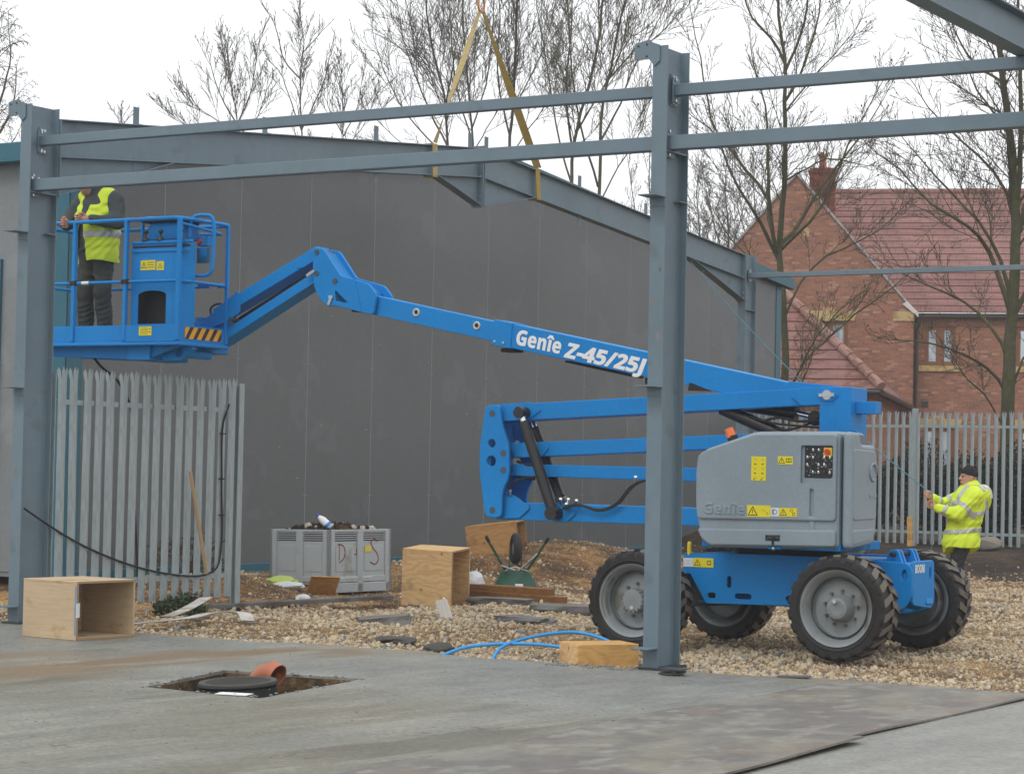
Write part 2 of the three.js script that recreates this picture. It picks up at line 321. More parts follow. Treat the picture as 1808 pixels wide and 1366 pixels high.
  for (let i = 0; i < 190; i++) crumb(rr(-6, 3.2), rr(-6.5, -.2), rr(.003, .009));
  mesh('crumbs', list, std(lin(.2, .2, .19), 1), cr, { kind: 'stuff' });
}
{ // the drain in its pit
  const floor = std(lin(.12, .105, .085), 1, 0, { map: earthTex, bumpMap: earthBump, bumpScale: .03 });
  const g = new THREE.ShapeGeometry(shape(PIT.map(([x, z]) => [x * 1.12 + .2, z * 1.12 + .38]))).rotateX(-Math.PI / 2).translate(0, -.29, 0);
  const walls = PIT.map((a, i) => { const b = PIT[(i + 1) % 4], l = Math.hypot(b[0] - a[0], b[1] - a[1]); return bx(l + .02, .34, .02, -1.66 + ((a[0] + b[0]) / 2 + 1.66) * .955, -.185, -(-3.11 + ((a[1] + b[1]) / 2 + 3.11) * .955), 0, Math.atan2(b[1] - a[1], b[0] - a[0]), 0); });
  const wl = mesh('pit_wall', walls, std(lin(.36, .34, .3), .9, 0, { map: earthTex, bumpMap: earthBump, bumpScale: .02 }), scene, { kind: 'structure' }); wl.position.set(SITE.ox, 0, SITE.oz); wl.rotation.y = SITE.r;
  const f = mesh('pit_floor', g, floor, scene, { kind: 'structure' }); f.position.set(SITE.ox, 0, SITE.oz); f.rotation.y = SITE.r;
  const cov = thing('manhole_cover', 'round black manhole cover on its collar in the slab opening', 'manhole cover', siteW(-1.69, 0, -3.2), SITE.r);
  const iron = std(lin(.07, .066, .058), .7, 0, { map: dirtyMap });
  mesh('collar', [new THREE.CylinderGeometry(.285, .3, .36, 40).translate(0, -.195, 0)], std(lin(.02, .021, .023), .6, 0, { map: dirtyMap }), cov);
  const lid = sub('lid', cov); lid.rotation.set(.045, 0, .03);
  mesh('plate', [new THREE.LatheGeometry([[0, .016], [.25, .016], [.256, .022], [.288, .022], [.292, .012], [.292, -.018], [0, -.018]].map((p) => new THREE.Vector2(...p)), 48), ...Array.from({ length: 10 }, (_, i) => { const a = -0.22 + i * .049; const w = 2 * Math.sqrt(Math.max(.001, .235 ** 2 - a * a)); return bx(w, .006, .014, 0, .018, a); })], iron, lid);
  mesh('rim', [new THREE.TorusGeometry(.29, .011, 8, 48).rotateX(Math.PI / 2).translate(0, -.004, 0)], M.blackMatt, lid);
  // orange soil pipe bend
  const pb = thing('drain_pipe', 'orange plastic drain pipe bend rising behind the manhole cover', 'pipe', siteW(-1.84, 0, -2.62), SITE.r);
  const R = .085, arc = []; for (let i = 0; i <= 14; i++) { const t = i / 14 * Math.PI * .62; arc.push([-.12 + (1 - Math.cos(t)) * .165, -.16 + Math.sin(t) * .19, .02 + .02 * i / 14]); }
  const cur = new THREE.CatmullRomCurve3([[-.125, -.3, .01], ...arc].map((p) => V(...p)));
  const om = phys(lin(.52, .165, .08), .5, { map: dirtyMap });
  const shell = (r) => new THREE.TubeGeometry(cur, 40, r, 28);
  mesh('bend', [shell(R)], om, pb); mesh('bore', [shell(R - .006)], std(lin(.35, .1, .045), .6), pb);
  const e = cur.getPoint(1), d = cur.getTangent(1); const a = e.clone().addScaledVector(d, -.075), b = e.clone().addScaledVector(d, .002);
  const ring = new THREE.LatheGeometry([[R - .006, 0], [R + .007, 0], [R + .007, .077], [R - .006, .077], [R - .006, 0]].map((p) => new THREE.Vector2(...p)), 32).applyQuaternion(new THREE.Quaternion().setFromUnitVectors(V(0, 1, 0), d)).translate(a.x, a.y, a.z);
  mesh('socket', [ring], om, pb);
  const card = thing('card', 'small white card lying on the slab in front of the manhole cover', 'card', siteW(-1.2, .004, -3.86), SITE.r + .25);
  mesh('sheet', bx(.24, .005, .13, 0, .004, 0), M.white, card);
}
{ // two dark road plates on the slab
  const pt = tex(640, 640, (u, v) => {
    const a = fbm(u, v, 5, 5), b = fbm(u * 1, v, 40, 3, n2), r = fbm(u + .3, v + .2, 4, 5, n2), st = fbm(u, v * 1 + .5, 14, 5);
    let c = mixc([.40, .385, .365], [.50, .485, .445], smooth((a - .3) / .4));
    c = mixc(c, [.44, .375, .335], smooth((r - .47) / .2) * .65);
    c = mixc(c, [.53, .515, .42], smooth((fbm(u + .6, v + .1, 4, 4) - .55) / .15) * .4);
    c = mixc(c, [.60, .585, .55], smooth((st - .56) / .16) * .45);
    return c.map((x) => x * (.97 + .2 * b));
  }, true, [.5, .31]);
  const mat = std(lin(.82, .82, .82), .6, .0, { map: pt, bumpMap: earthBump, bumpScale: .006 });
  const plate = (label, x0, x1, z0, z1, turn, y) => {
    const t = thing('road_plate', label, 'ground plate', siteW((x0 + x1) / 2, y, (z0 + z1) / 2), SITE.r + turn, 'dark plates laid flat on the slab');
    const w = x1 - x0, d = z1 - z0, n = 26, g = new THREE.BoxGeometry(w, .014, d, 6, 1, n), p = g.attributes.position;
    for (let i = 0; i < p.count; i++) { const q = p.getZ(i) / d, s = p.getX(i) / w; p.setY(i, p.getY(i) + .007 + .012 * (Math.sin(q * 9 + x0 * 3) * .5 + .5) * (Math.abs(s) * 2) ** 2); }
    g.computeVertexNormals(); mesh('sheet', g, mat, t); return t;
  };
  plate('dark scuffed ground plate running towards the gravel edge, the farther of two', 1.72, 3.3, -3.58, .12, -.02, 0);
  plate('dark scuffed ground plate at the bottom edge of the picture, the nearer of two', 1.86, 3.44, -7.6, -3.5, .02, .016);
}
// ---------------------------------------------------------------- steel portal frame (site axes; x = X, z = -Z)
const rust = std(lin(.3, .24, .18), .9);
function boltAt(x, y, z, axis = 'z', r = .016, h = .014) { const g = new THREE.CylinderGeometry(r, r, h, 6); if (axis === 'z') g.rotateX(Math.PI / 2); if (axis === 'x') g.rotateZ(Math.PI / 2); return g.translate(x, y, z); }
const CD = .4, CB = .14, CH = 5.17;
function column(label, X, Z, flip, detail) {
  const t = thing('steel_column', label, 'steel column', siteW(X, 0, Z), SITE.r, 'columns of the new steel frame');
  const s = flip ? -1 : 1; // flip: outer flange on the far side
  mesh('outer_flange', flip ? b2(0, CB, 0, CH, -CD, -CD + .012, .002) : b2(0, CB, 0, CH, -.012, 0, .002), M.steel, t);
  mesh('inner_flange', flip ? b2(0, CB, 0, CH, -.012, 0, .002) : b2(0, CB, 0, CH, -CD, -CD + .012, .002), M.steel, t);
  mesh('web', [b2(CB / 2 - .0045, CB / 2 + .0045, 0, CH - .003, -CD + .01, -.01), ...[[-.012, 1], [-CD + .012, -1]].flatMap(([z, k]) => [-1, 1].map((q) => bx(.006, CH - .01, .006, CB / 2 + q * .0045, CH / 2, z - k * .002, 0, Math.PI / 4)))], M.steel, t);
  mesh('base_plate', b2(-.05, CB + .05, .0, .018, -CD - .04, .04, .002), M.steelDark, t);
  if (detail) {
    for (const y of detail.cleats) mesh('rail_cleat', [b2(-.015, CB + .005, y, y + .01, 0, .2, .002), b2(.002, CB - .002, y - .07, y - .001, 0, .008)], M.steel, t);
    const cap = mesh('gutter_cleat', [ex([[-.165, 5.06], [-.165, 5.2], [-.03, 5.225], [.0, 5.2], [CB / 2, 5.175], [CB / 2, 5.04], [.02, 5.0], [-.03, 5.06]], .003, .015, .002)], M.steel, t);
    multi('bolt', [[-.13, 5.175], [-.05, 5.185], [-.05, 5.085]].map(([x, y]) => boltAt(x, y, .017, 'z', .009, .006)), M.blackMatt, cap);
    mesh('stiffener', [b2(CB / 2 + .005, CB - .003, 4.29, 4.302, -CD + .012, -.012), b2(.003, CB / 2 - .005, 4.29, 4.302, -CD + .012, -.012)], M.steel, t);
    mesh('stiffener', [b2(CB / 2 + .005, CB - .003, 3.89, 3.9, -CD + .012, -CD + .12)], M.steel, t);
    for (const [y0, y1, z0, z1] of [[4.69, 4.96, -.27, -.17], [4.27, 4.47, -.2, -.05]]) {
      const p = mesh('end_plate', [b2(CB / 2 + .0045, CB / 2 + .017, y0, y1, z0, z1, .002)], M.steel, t);
      multi('bolt', [[y0 + .03, z0 + .03], [y1 - .03, z0 + .03], [y0 + .03, z1 - .03], [y1 - .03, z1 - .03]].map(([y, z]) => boltAt(CB / 2 + .022, y, z, 'x')), M.bolt, p);
    }
    if (detail.rust) mesh('rust_mark', detail.rust.map(([x, y, r]) => ex(circ(x, y, r, 11, 1.7).map(([a, b]) => [a + rr(-.2, .2) * r, b + rr(-.3, .3) * r]), .0006, .0012)), std(lin(.225, .235, .23), .8, 0, { map: dirtyMap }), t);
  }
  return t;
}
column('tall grey steel column nearest the camera, standing before the blue lift', 0, 0, false, { cleats: [3.9, 2.325, .175], rust: [[.05, 3.05, .02], [.09, 2.75, .024], [.03, 2.8, .014], [.1, 3.3, .012]] });
column('grey steel column at the left edge beside the worker in the basket', -7.1355, 0, false, { cleats: [3.88, 2.33, .165], rust: [[.05, 1.5, .03], [.08, .9, .02], [.06, 2.5, .015]] });
const farCol = column('distant grey steel column at the right end of the long rafter', -7.1355, 16.43, true, null);
mesh('stiffener', [b2(CB / 2 + .005, CB - .003, 4.26, 4.272, -CD + .012, -.012)], M.steel, farCol);

function eaveBeam(label, x0, x1, y0, y1, Z, d = .09) {
  const t = thing('eaves_beam', label, 'steel beam', siteW(x0, 0, Z), SITE.r, 'eaves beams of the new steel frame');
  const L = x1 - x0, h = y1 - y0;
  mesh('channel', [bx(L, h, d, L / 2, y0 + h / 2, -d / 2, 0, 0, 0, .006)], M.steel, t);
  mesh('end_flange', [b2(.0, .012, y0 - .06, y1 + .06, -d - .02, .015, .002), b2(L - .012, L, y0 - .06, y1 + .06, -d - .02, .015, .002)], M.steel, t);
  multi('bolt', [.0, L].flatMap((x) => [y0 - .04, y1 + .04].map((y) => boltAt(x ? x - .018 : .018, y, -.03, 'x', .013, .012))), M.bolt, t);
  return t;
}
eaveBeam('upper grey eaves beam of the left bay, between left and near columns', -7.06, .06, 4.775, 4.87, .17);
eaveBeam('lower grey eaves beam of the left bay, between left and near columns', -7.06, .06, 4.308, 4.425, .07, .12);
eaveBeam('upper grey eaves beam running right from the near column', .1, 7.2, 4.775, 4.87, .17);
eaveBeam('lower grey eaves beam running right from the near column', .1, 7.2, 4.308, 4.425, .07, .12);
eaveBeam('far thin grey eaves beam running right from the distant column', -7.03, 7.2, 4.79, 4.87, 16.6, .09);

// rafters: profile in the (Z, y) plane, turned so that shape x runs along Z
const topY = (Z) => Z < 8.42 ? 5.035 + (Z - .02) * .0952 : 5.835 - (Z - 8.42) * .0855;
const RX = -7.1355 + CB / 2;
function rafter(label, Z0, Z1, haunches, cleats, plateZ) {
  const t = thing('roof_rafter', label, 'steel rafter', siteW(RX, 0, 0), SITE.r + Math.PI / 2, 'rafters of the new steel frame');
  // local x = Z after the quarter turn; local z runs towards +X (camera right)
  const D = .39, a = [Z0, topY(Z0)], b = [Z1, topY(Z1)];
  mesh('web', [ex([[a[0], a[1] - .012], [b[0], b[1] - .012], [b[0], b[1] - D + .012], [a[0], a[1] - D + .012]], -.004, .004)], M.steel, t);
  const flange = (p, q, name = 'flange', w = .07) => mesh(name, [ex([p, q, [q[0], q[1] - .012], [p[0], p[1] - .012]], -w, w, .002)], M.steel, t);
  flange(a, b, 'top_flange'); flange([a[0], a[1] - D + .012], [b[0], b[1] - D + .012], 'bottom_flange');
  for (const h of haunches) {
    mesh('haunch', [ex(h, -.004, .004)], M.steel, t);
    const [p, q] = [h[1], h[2]];
    mesh('haunch_flange', [ex([p, q, [q[0], q[1] - .012], [p[0], p[1] - .012]], -.07, .07, .002)], M.steel, t);
  }
  const ends = plateZ;
  for (const [z, y0, y1] of ends) {
    const p = mesh('end_plate', [b2(z - .008, z + .008, y0, y1, -.09, .09, .002)], M.steel, t);
    multi('bolt', [-.05, .05].flatMap((w) => [y0 + .05, y0 + .13, (y0 + y1) / 2, y1 - .08].map((y) => boltAt(z + (z < 8 ? .014 : -.014), y, w, 'x', .014, .014))), M.bolt, p);
  }
  for (const z of cleats) mesh('purlin_cleat', [b2(z - .045, z + .045, topY(z), topY(z) + .19, -.006, .0), b2(z - .045, z + .045, topY(z), topY(z) + .006, .0, .06)], M.steel, t);
  for (const z of cleats.filter((z) => [1.64, 6.06, 11.1, 15.03].includes(z))) mesh('brace_cleat', [b2(z - .04, z + .04, topY(z) - D - .13, topY(z) - D + .04, .0, .008)], M.steel, t);
  return t;
}
rafter('left half of the grey roof rafter, rising from the left column to the apex', .4, 8.41, [[[.41, 4.7], [.41, 4.3], [2.2, 4.86]], [[7.2, 5.345], [7.35, 5.355], [8.4, 5.08], [8.4, 5.45]]], [1.64, 3.85, 6.06, 8.2], [[.412, 4.28, 5.07], [8.4, 5.05, 5.86]]);
rafter('right half of the grey roof rafter, falling from the apex to the distant column', 8.43, 16.42, [[[8.44, 5.45], [8.44, 5.08], [9.8, 5.34]], [[16.4, 4.78], [14.55, 4.93], [16.41, 4.42]]], [8.6, 11.1, 13.1, 15.03], [[8.44, 5.05, 5.86], [16.41, 4.4, 5.17]]);
// lifting slings and the ring they hang from
const ringP = siteW(RX, 7.74, 8.4);
{
  const r = thing('lifting_ring', 'orange lifting ring and hook where the two yellow slings meet', 'hook', ringP, SITE.r + Math.PI / 2);
  mesh('ring', [new THREE.TorusGeometry(.075, .016, 10, 28).scale(1, 1.35, 1)], std(lin(.5, .2, .06), .5), r);
  mesh('hook_block', [b2(-.05, .05, .12, .34, -.04, .04, .015), cy([0, .34, 0], [0, 2.2, 0], .012, .012, 8)], std(lin(.35, .2, .08), .6), r);
}
function sling(label, z, dz, colour) {
  const t = thing('lifting_sling', label, 'sling', siteW(RX, 0, 0), SITE.r + Math.PI / 2, 'yellow lifting slings');
  const mat = std(colour, .9, 0, { map: tex(128, 128, (u, v) => { const s = .82 + .2 * Math.abs(Math.sin(u * 40)) - .15 * fbm(u, v, 8, 3); return [s, s, s * .95]; }, true, [4, 4]) });
  const yT = topY(z) + .004, yB = topY(z) - .4, w = .055;
  // strap from the ring, twisting, down to a choke round the rafter
  const N = 34, pos = [], idx = [], A = V(8.4 + (z < 8.4 ? -.03 : .03), 7.66, 0), B = V(z, yT + .02, .075);
  for (let i = 0; i <= N; i++) { const s = i / N, p = A.clone().lerp(B, s), tw = (z < 8.4 ? 2.6 : 1.1) * s + .4, e = .022 + (w - .022) * smooth(s * 1.6); for (const k of [-1, 1]) pos.push(p.x + Math.cos(tw) * e * k, p.y, p.z + Math.sin(tw) * e * k); if (i) { const a = 2 * i - 2; idx.push(a, a + 1, a + 2, a + 1, a + 3, a + 2); } }
  const g = new THREE.BufferGeometry(); g.setAttribute('position', new THREE.Float32BufferAttribute(pos, 3)); g.setIndex(idx); g.computeVertexNormals();
  const back = g.clone(); back.translate(.003, 0, .004);
  mesh('strap', [g, back], mat, t);
  const q = z < 8.4 ? .02 : .05;
  mesh('wrap', [ex([[z - w, yT], [z + w, yT], [z + w + q, yB - .0], [z - w + q, yB]], .073, .081, .002), b2(z - w, z + w, yT, yT + .008, -.08, .08, .002), b2(z - w + q, z + w + q, yB - .012, yB - .002, -.08, .08, .002), ex([[z - w, yT], [z + w, yT], [z + w + q, yB], [z - w + q, yB]], -.081, -.073, .002)], mat, t);
}
sling('pale yellow lifting sling wrapped round the left half of the rafter', 7.25, 0, lin(.55, .43, .22));
sling('deep yellow lifting sling wrapped round the right half of the rafter', 9.8, 0, lin(.5, .36, .11));
{ // thin guide rope, tied under the right half of the rafter and held by the man at the fence
  const a = siteW(RX, 4.9, 14.55), b = V(5.13, 1.41, -27.2), pts = []; for (let i = 0; i <= 20; i++) { const s = i / 20, p = a.clone().lerp(b, s); pts.push([p.x, p.y - .18 * 4 * s * (1 - s), p.z]); }
  const r = mesh('guide_rope', [tu(pts, .007, 60, 6), tu([[b.x, b.y, b.z], [b.x + .02, b.y - .5, b.z], [b.x - .03, .9 - .3, b.z + .05], [b.x + .05, .1, b.z + .1]], .004, 20, 6)], std(lin(.07, .2, .27), .9));
  tag(r, 'thin blue rope from the rafter down to the hands of the man by the fence', 'rope');
}
{ // dark beam crossing overhead at the top right, resting on the upper eaves beam
  const t = thing('overhead_beam', 'dark steel beam crossing overhead in the top right corner', 'steel beam', siteW(3.13, 4.875, 0), SITE.r + Math.PI / 2);
  const x0 = -9, x1 = 1.1;
  mesh('bottom_flange', b2(x0, x1, 0, .014, -.075, .075, .002), M.steel, t);
  mesh('web', [b2(x0, x1, .012, .275, -.005, .005)], M.steel, t);
  mesh('top_flange', b2(x0, x1, .27, .285, -.075, .075, .002), M.steel, t);
}
// ---------------------------------------------------------------- the existing grey clad building
{
  const XE = -9.74, ZA = 3.55, ZB = 23.75, t = thing('clad_building', 'large grey panel clad building with teal trim behind the steel frame', 'building', siteW(XE, 0, 0), SITE.r);
  const gy = (Z) => 5.36 + .1 * (Z < (ZA + ZB) / 2 ? Z - ZA : ZB - Z);     // top of the gable cladding
  const stucco = tex(512, 512, (u, v) => .5 * fbm(u, v, 64, 3) + .5 * fbm(u, v, 128, 2, n2), false, [2, 2]);
  const tone = tex(512, 512, (u, v) => { const g = .9 + .1 * fbm(u, v, 3, 5) + .06 * (fbm(u, v, 128, 2, n2) - .5); const d = smooth((fbm(u * 1, v + .3, 8, 4, n2) - .62) / .1) * .06; return [g + d, g + d, g + d]; }, true, [.21, .21]);
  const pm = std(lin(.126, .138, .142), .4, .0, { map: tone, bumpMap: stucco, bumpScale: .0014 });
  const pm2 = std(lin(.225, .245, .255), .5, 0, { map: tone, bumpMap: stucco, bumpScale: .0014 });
  const jm = std(lin(.27, .285, .295), .5); const pms = [1, .955, 1.03].map((k) => { const c = pm.clone(); c.color.multiplyScalar(k); return c; }), wall = sub('gable_wall', t); wall.rotation.y = Math.PI / 2;           // wall x = Z, faces +X
  const P = 1.535; let z = 6.812 - 2 * P;
  mesh('joint_backing', [ex([[ZA, .2], [ZB, .2], [ZB, gy(ZB)], [(ZA + ZB) / 2, gy(13.65)], [ZA, gy(ZA)]], -.05, -.018)], std(lin(.3, .31, .32), .6), wall);
  for (; z < ZB; z += P) {
    const a = Math.max(z + .007, ZA), b = Math.min(z + P - .007, ZB); if (b - a < .05) continue;
    const mid = (ZA + ZB) / 2, top = a < mid && b > mid ? [[b, gy(b)], [mid, gy(mid)], [a, gy(a)]] : [[b, gy(b)], [a, gy(a)]];
    mesh('wall_panel', [ex([[a, .26], [b, .26], ...top], -.017, 0, .003)], pms[Math.floor(rnd() * 3)], wall);
    if (b < ZB - .1) mesh('panel_joint', b2(b + .001, b + .013, .27, gy(b + .007) - .01, -.016, -.001), jm, wall);
  }
  const scr = mesh('wall_scratch', Array.from({ length: 46 }, () => { const x = rr(7, 23), y = rr(.7, 4.8), w = rr(.01, .045); return bx(w, rr(.004, .012), .0016, x, y, .0012, 0, 0, rr(-.5, .5)); }), std(lin(.42, .42, .41), .7), wall); scr.userData.kind = 'stuff';
  mesh('fastener', Array.from({ length: 13 }, (_, i) => [3.0, 1.2].map((y) => [-.03, .03].map((d) => boltAt(6.812 - 2 * P + i * P + d, y, .003, 'z', .008, .006)))).flat(2), std(lin(.35, .36, .36), .4, .5), wall);
  mesh('base_flashing', [ex([[ZA, .18], [ZB, .18], [ZB, .3], [ZA, .3]], .0, .05, .006), ex([[ZA, .17], [ZB, .17], [ZB, .2], [ZA, .2]], .02, .1, .004)], M.teal, wall);
  mesh('verge_trim', [ex([[ZA - .12, 5.25], [13.65, 6.27], [13.65, 6.47], [ZA - .12, 5.45]], .003, .14, .006), ex([[13.65, 6.27], [ZB + .35, 5.24], [ZB + .35, 5.46], [13.65, 6.47]], .003, .14, .006)], M.teal, wall);
  mesh('corner_flashing', [b2(ZA - .01, ZA + .27, .2, 5.3, .003, .012, .003)], M.teal, wall);
  mesh('corner_flashing', [b2(ZB - .22, ZB + .01, .2, 5.3, .003, .012, .003)], M.teal, wall);
  // the long side wall, running away at the left edge
  const side = sub('side_wall', t); side.position.set(0, 0, -ZA + .02);
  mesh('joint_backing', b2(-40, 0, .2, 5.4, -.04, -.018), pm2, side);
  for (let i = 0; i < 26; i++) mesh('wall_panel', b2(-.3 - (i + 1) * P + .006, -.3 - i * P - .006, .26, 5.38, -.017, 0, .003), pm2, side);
  mesh('corner_flashing', b2(-.28, .01, .2, 5.38, .002, .012, .003), M.teal, side);
  mesh('door_frame', b2(-1.35, -1.05, .2, 4.05, .002, .04, .004), M.teal, side);
  mesh('door_frame', b2(-5, -1.35, 3.8, 4.05, .002, .04, .004), M.teal, side);
  mesh('gutter', [b2(-40, .14, 5.22, 5.44, .002, .2, .02), b2(-40, .14, 5.2, 5.225, -.02, .24, .003)], M.teal, side);
  // roof sheets
  const roof = std(lin(.24, .26, .27), .5);
  mesh('roof', [ex([[ZA - .1, 5.42], [13.65, 6.45], [ZB + .3, 5.42], [ZB + .3, 5.36], [13.65, 6.38], [ZA - .1, 5.36]], -60, .002)], roof, wall);
  mesh('back_wall', b2(ZB - .02, ZB, .2, 5.36, -60, -.06), pm2, wall);
}
// ---------------------------------------------------------------- palisade fences
const paleGeo = (() => {
  const mk = (w, h, spike, lean) => ex([[-w / 2, 0], [w / 2, 0], [w / 2, h - .11], [w * .5 + lean, h - .02], [lean, h + spike], [-w * .5 + lean * 1.1, h - .02], [-w / 2, h - .11]], -.0015, .0015);
  const c = mk(.032, 2.4, .03, 0).translate(0, 0, .012), l = mk(.03, 2.4, .02, -.014).rotateY(-.55).translate(-.0285, 0, .004), r = mk(.03, 2.4, .02, .014).rotateY(.55).translate(.0285, 0, .004);
  return geo([c, l, r]);
})();
function fence(t, n, pitch, x0, ybase, rails, wide = 1, skip = () => false) {
  for (let i = 0; i < n; i++) { if (skip(i)) continue; const m = mesh('pale', paleGeo, M.galv, t, { raw: true }); m.position.set(x0 + i * pitch, ybase(i) + rr(-.006, .006), rr(-.003, .003)); m.scale.x = wide; m.scale.y = rr(.995, 1.006); m.rotation.set(rr(-.007, .007), rr(-.04, .04), rr(-.005, .005)); }
  const L = (n - 1) * pitch;
  for (const y of rails) mesh('rail', [bx(L + .1, .05, .006, x0 + L / 2, y, -.008), bx(L + .1, .006, .05, x0 + L / 2, y + .022, -.034)], M.galv, t);
}
{
  const t = thing('palisade_fence', 'short galvanised palisade fence behind the left column, with a black cable', 'fence', siteW(-7.0, 0, 0), SITE.r + Math.PI / 2);
  fence(t, 16, .182, .56, () => .14, [.375, 2.215], 1.42);
  mesh('post', [b2(3.41, 3.51, -.1, 2.52, -.06, -.052), b2(3.42, 3.5, -.1, 2.52, -.004, .004), b2(3.456, 3.464, -.1, 2.52, -.054, -.002)], M.galv, t);
  mesh('post', [b2(.42, .5, -.1, 2.5, -.06, -.05), b2(.456, .464, -.1, 2.5, -.052, -.002)], M.galv, t);
}
{
  const t = thing('palisade_fence', 'long galvanised palisade fence with spiked tops before the brick house', 'fence', siteW(0, 0, 22.5), SITE.r);
  fence(t, 62, .147, -9.6, () => .38, [.595, 2.53], .84, (i) => i === 15);
  const loose = mesh('pale', paleGeo, M.galv, t, { raw: true, label: 'leaning loose pale' }); loose.position.set(-7.52, .36, .03); loose.rotation.z = -.045; loose.scale.y = .86;
  for (const x of [-9.2, -6.44, -3.7, -.95]) mesh('post', [b2(x - .05, x + .05, .1, 2.86, -.07, -.062), b2(x - .05, x + .05, .1, 2.86, -.012, -.004), b2(x - .004, x + .004, .1, 2.86, -.063, -.01)], M.galv, t);
}
// ---------------------------------------------------------------- brick house beyond the fence
const brickTex = (() => {
  const cw = 8, ch = 16, S = 1024, tone = []; const q = mulberry(5); for (let i = 0; i < cw * ch; i++) tone.push(q());
  return tex(S, S, (u, v) => {
    const r = Math.floor(v * ch), o = r % 2 ? .5 : 0, x = u * cw + o, c = Math.floor(x) % cw, fx = x - Math.floor(x), fy = v * ch - r;
    const f = fbm(u, v, 64, 3), big = fbm(u, v, 4, 4, n2);
    if (fx < .045 || fy < .13) return [.62, .55, .48].map((k) => k * (.85 + .25 * f));
    const t = tone[r * cw + c];
    let b = mixc([.63, .43, .345], [.73, .52, .425], t); if (t > .88) b = [.56, .42, .39]; if (t < .1) b = [.77, .6, .5];
    return b.map((k) => k * (.84 + .25 * f) * (.93 + .14 * big));
  }, true, [1 / 1.8, 1 / 1.2]);
})();
{
  const S = 58.13, hx = at(1612, 700, 68), az = Math.atan2(hx.x, 68);
  const GY = 1.15;                                                         // garden level at the house
  const t = thing('brick_house', 'red brick house with tiled roof, gable wing and buff stone lintels', 'house', V(hx.x, 0, -68), -az);
  const brick = std(lin(.76, .71, .67), .92, 0, { map: brickTex });
  const tileMap = tex(512, 512, (u, v) => { const g = .8 + .28 * fbm(u, v, 8, 4), j = (u * 6) % 1, d = j < .04 ? .72 : 1, k = .92 + .14 * n2(Math.floor(u * 6) * 3.7, Math.floor(v * 3), 64); return [g * d * k, g * d * k, g * d * k]; }, true, [.55, 1]);
  const tile = [lin(.27, .13, .112), lin(.24, .112, .1), lin(.30, .15, .128)].map((c) => std(c, .85, 0, { map: tileMap }));
  const ridge = std(lin(.3, .15, .125), .8, 0, { map: tileMap });
  const stone = std(lin(.56, .42, .2), .85, 0, { map: dirtyMap }), timber = std(lin(.22, .085, .035), .6), gutter = std(lin(.03, .02, .02), .4), lead = std(lin(.34, .34, .34), .6);
  const glass = phys(lin(.5, .55, .58), .04, { metalness: .75 });
  const curtain = std(lin(.55, .56, .55), .9);
  const courses = (parent, name, x0, x1, y0, z0, run, rise, cut) => { // tile courses climbing a slope away from the camera
    const len = Math.hypot(run, rise), n = Math.round(len / .315), ang = Math.atan2(rise, run);
    for (let i = 0; i < n; i++) {
      const s = (i + .5) / n, [a, b] = cut ? cut(s) : [x0, x1]; if (b - a < .1) continue;
      const m = mesh(name, bx(b - a, .035, len / n + .06, 0, 0, 0), tile[Math.floor(rnd() * 3)], parent);
      m.position.set((a + b) / 2, y0 + rise * s + .05, z0 - run * s); m.rotation.x = ang - .085;
    }
  };
  // gable wing
  const wing = sub('gable_wing', t);
  const E0 = 6.62, AX = -3.6, AY = 10.8;
  mesh('wall', [ex([[-7.2, GY - .6], [0, GY - .6], [0, E0], [AX, AY], [-7.2, E0]], -.3, 0, 0, [[[-3.12, 4.9], [-1.98, 4.9], [-1.98, 6.3], [-3.12, 6.3]]]), b2(-.25, 0, GY - .6, E0, -1.2, -.3), b2(-7.2, -6.95, GY - .6, E0, -10, -.3)], brick, wing);
  const vg = (x0, y0, x1, y1) => { const n = 18; return Array.from({ length: n }, (_, i) => { const a = i / n, b = (i + .93) / n; return ex([[x0 + (x1 - x0) * a, y0 + (y1 - y0) * a], [x0 + (x1 - x0) * b, y0 + (y1 - y0) * b], [x0 + (x1 - x0) * b, y0 + (y1 - y0) * b + .1], [x0 + (x1 - x0) * a, y0 + (y1 - y0) * a + .1]], -.1, .07 + rr(0, .012), .004); }); };
  mesh('verge', [...vg(AX, AY - .02, .08, E0 - .12), ...vg(AX, AY - .02, -7.28, E0 - .12)], lead, wing);
  const kick = ex([[-.35, E0 + .2], [.14, E0 - .2], [.14, E0 - .06], [-.2, E0 + .28]], -.2, .1); mesh('verge_foot', kick, std(lin(.6, .58, .55), .7), wing);
  const slope = (sgn) => { const m = mesh('roof_slope', bx(Math.hypot(3.6, 4.2) + .1, .06, 9.9, 0, 0, 0), tile[0], wing); m.position.set(AX + sgn * 1.82, (AY + E0) / 2 + .03, -5.0); m.rotation.z = -sgn * Math.atan2(AY - E0, 3.6); };
  slope(1); slope(-1);
  mesh('quoin', ex([[-.62, 6.3], [.02, 6.3], [.02, 6.52], [-.05, 6.6], [-.62, 6.6]], -.02, .03, .004), stone, wing);
  mesh('lintel', [ex([[-3.32, 6.3], [-1.8, 6.3], [-1.68, 6.6], [-3.44, 6.6]], -.02, .03, .004)], stone, wing); mesh('keystone', ex([[-2.68, 6.28], [-2.42, 6.28], [-2.36, 6.7], [-2.74, 6.7]], .0, .05, .004), stone, wing);
  mesh('vent', b2(-4.0, -3.86, 7.28, 7.42, .002, .02), gutter, wing); mesh('gable_slot', b2(-3.4, -3.2, 8.9, 9.15, .002, .03), stone, wing);
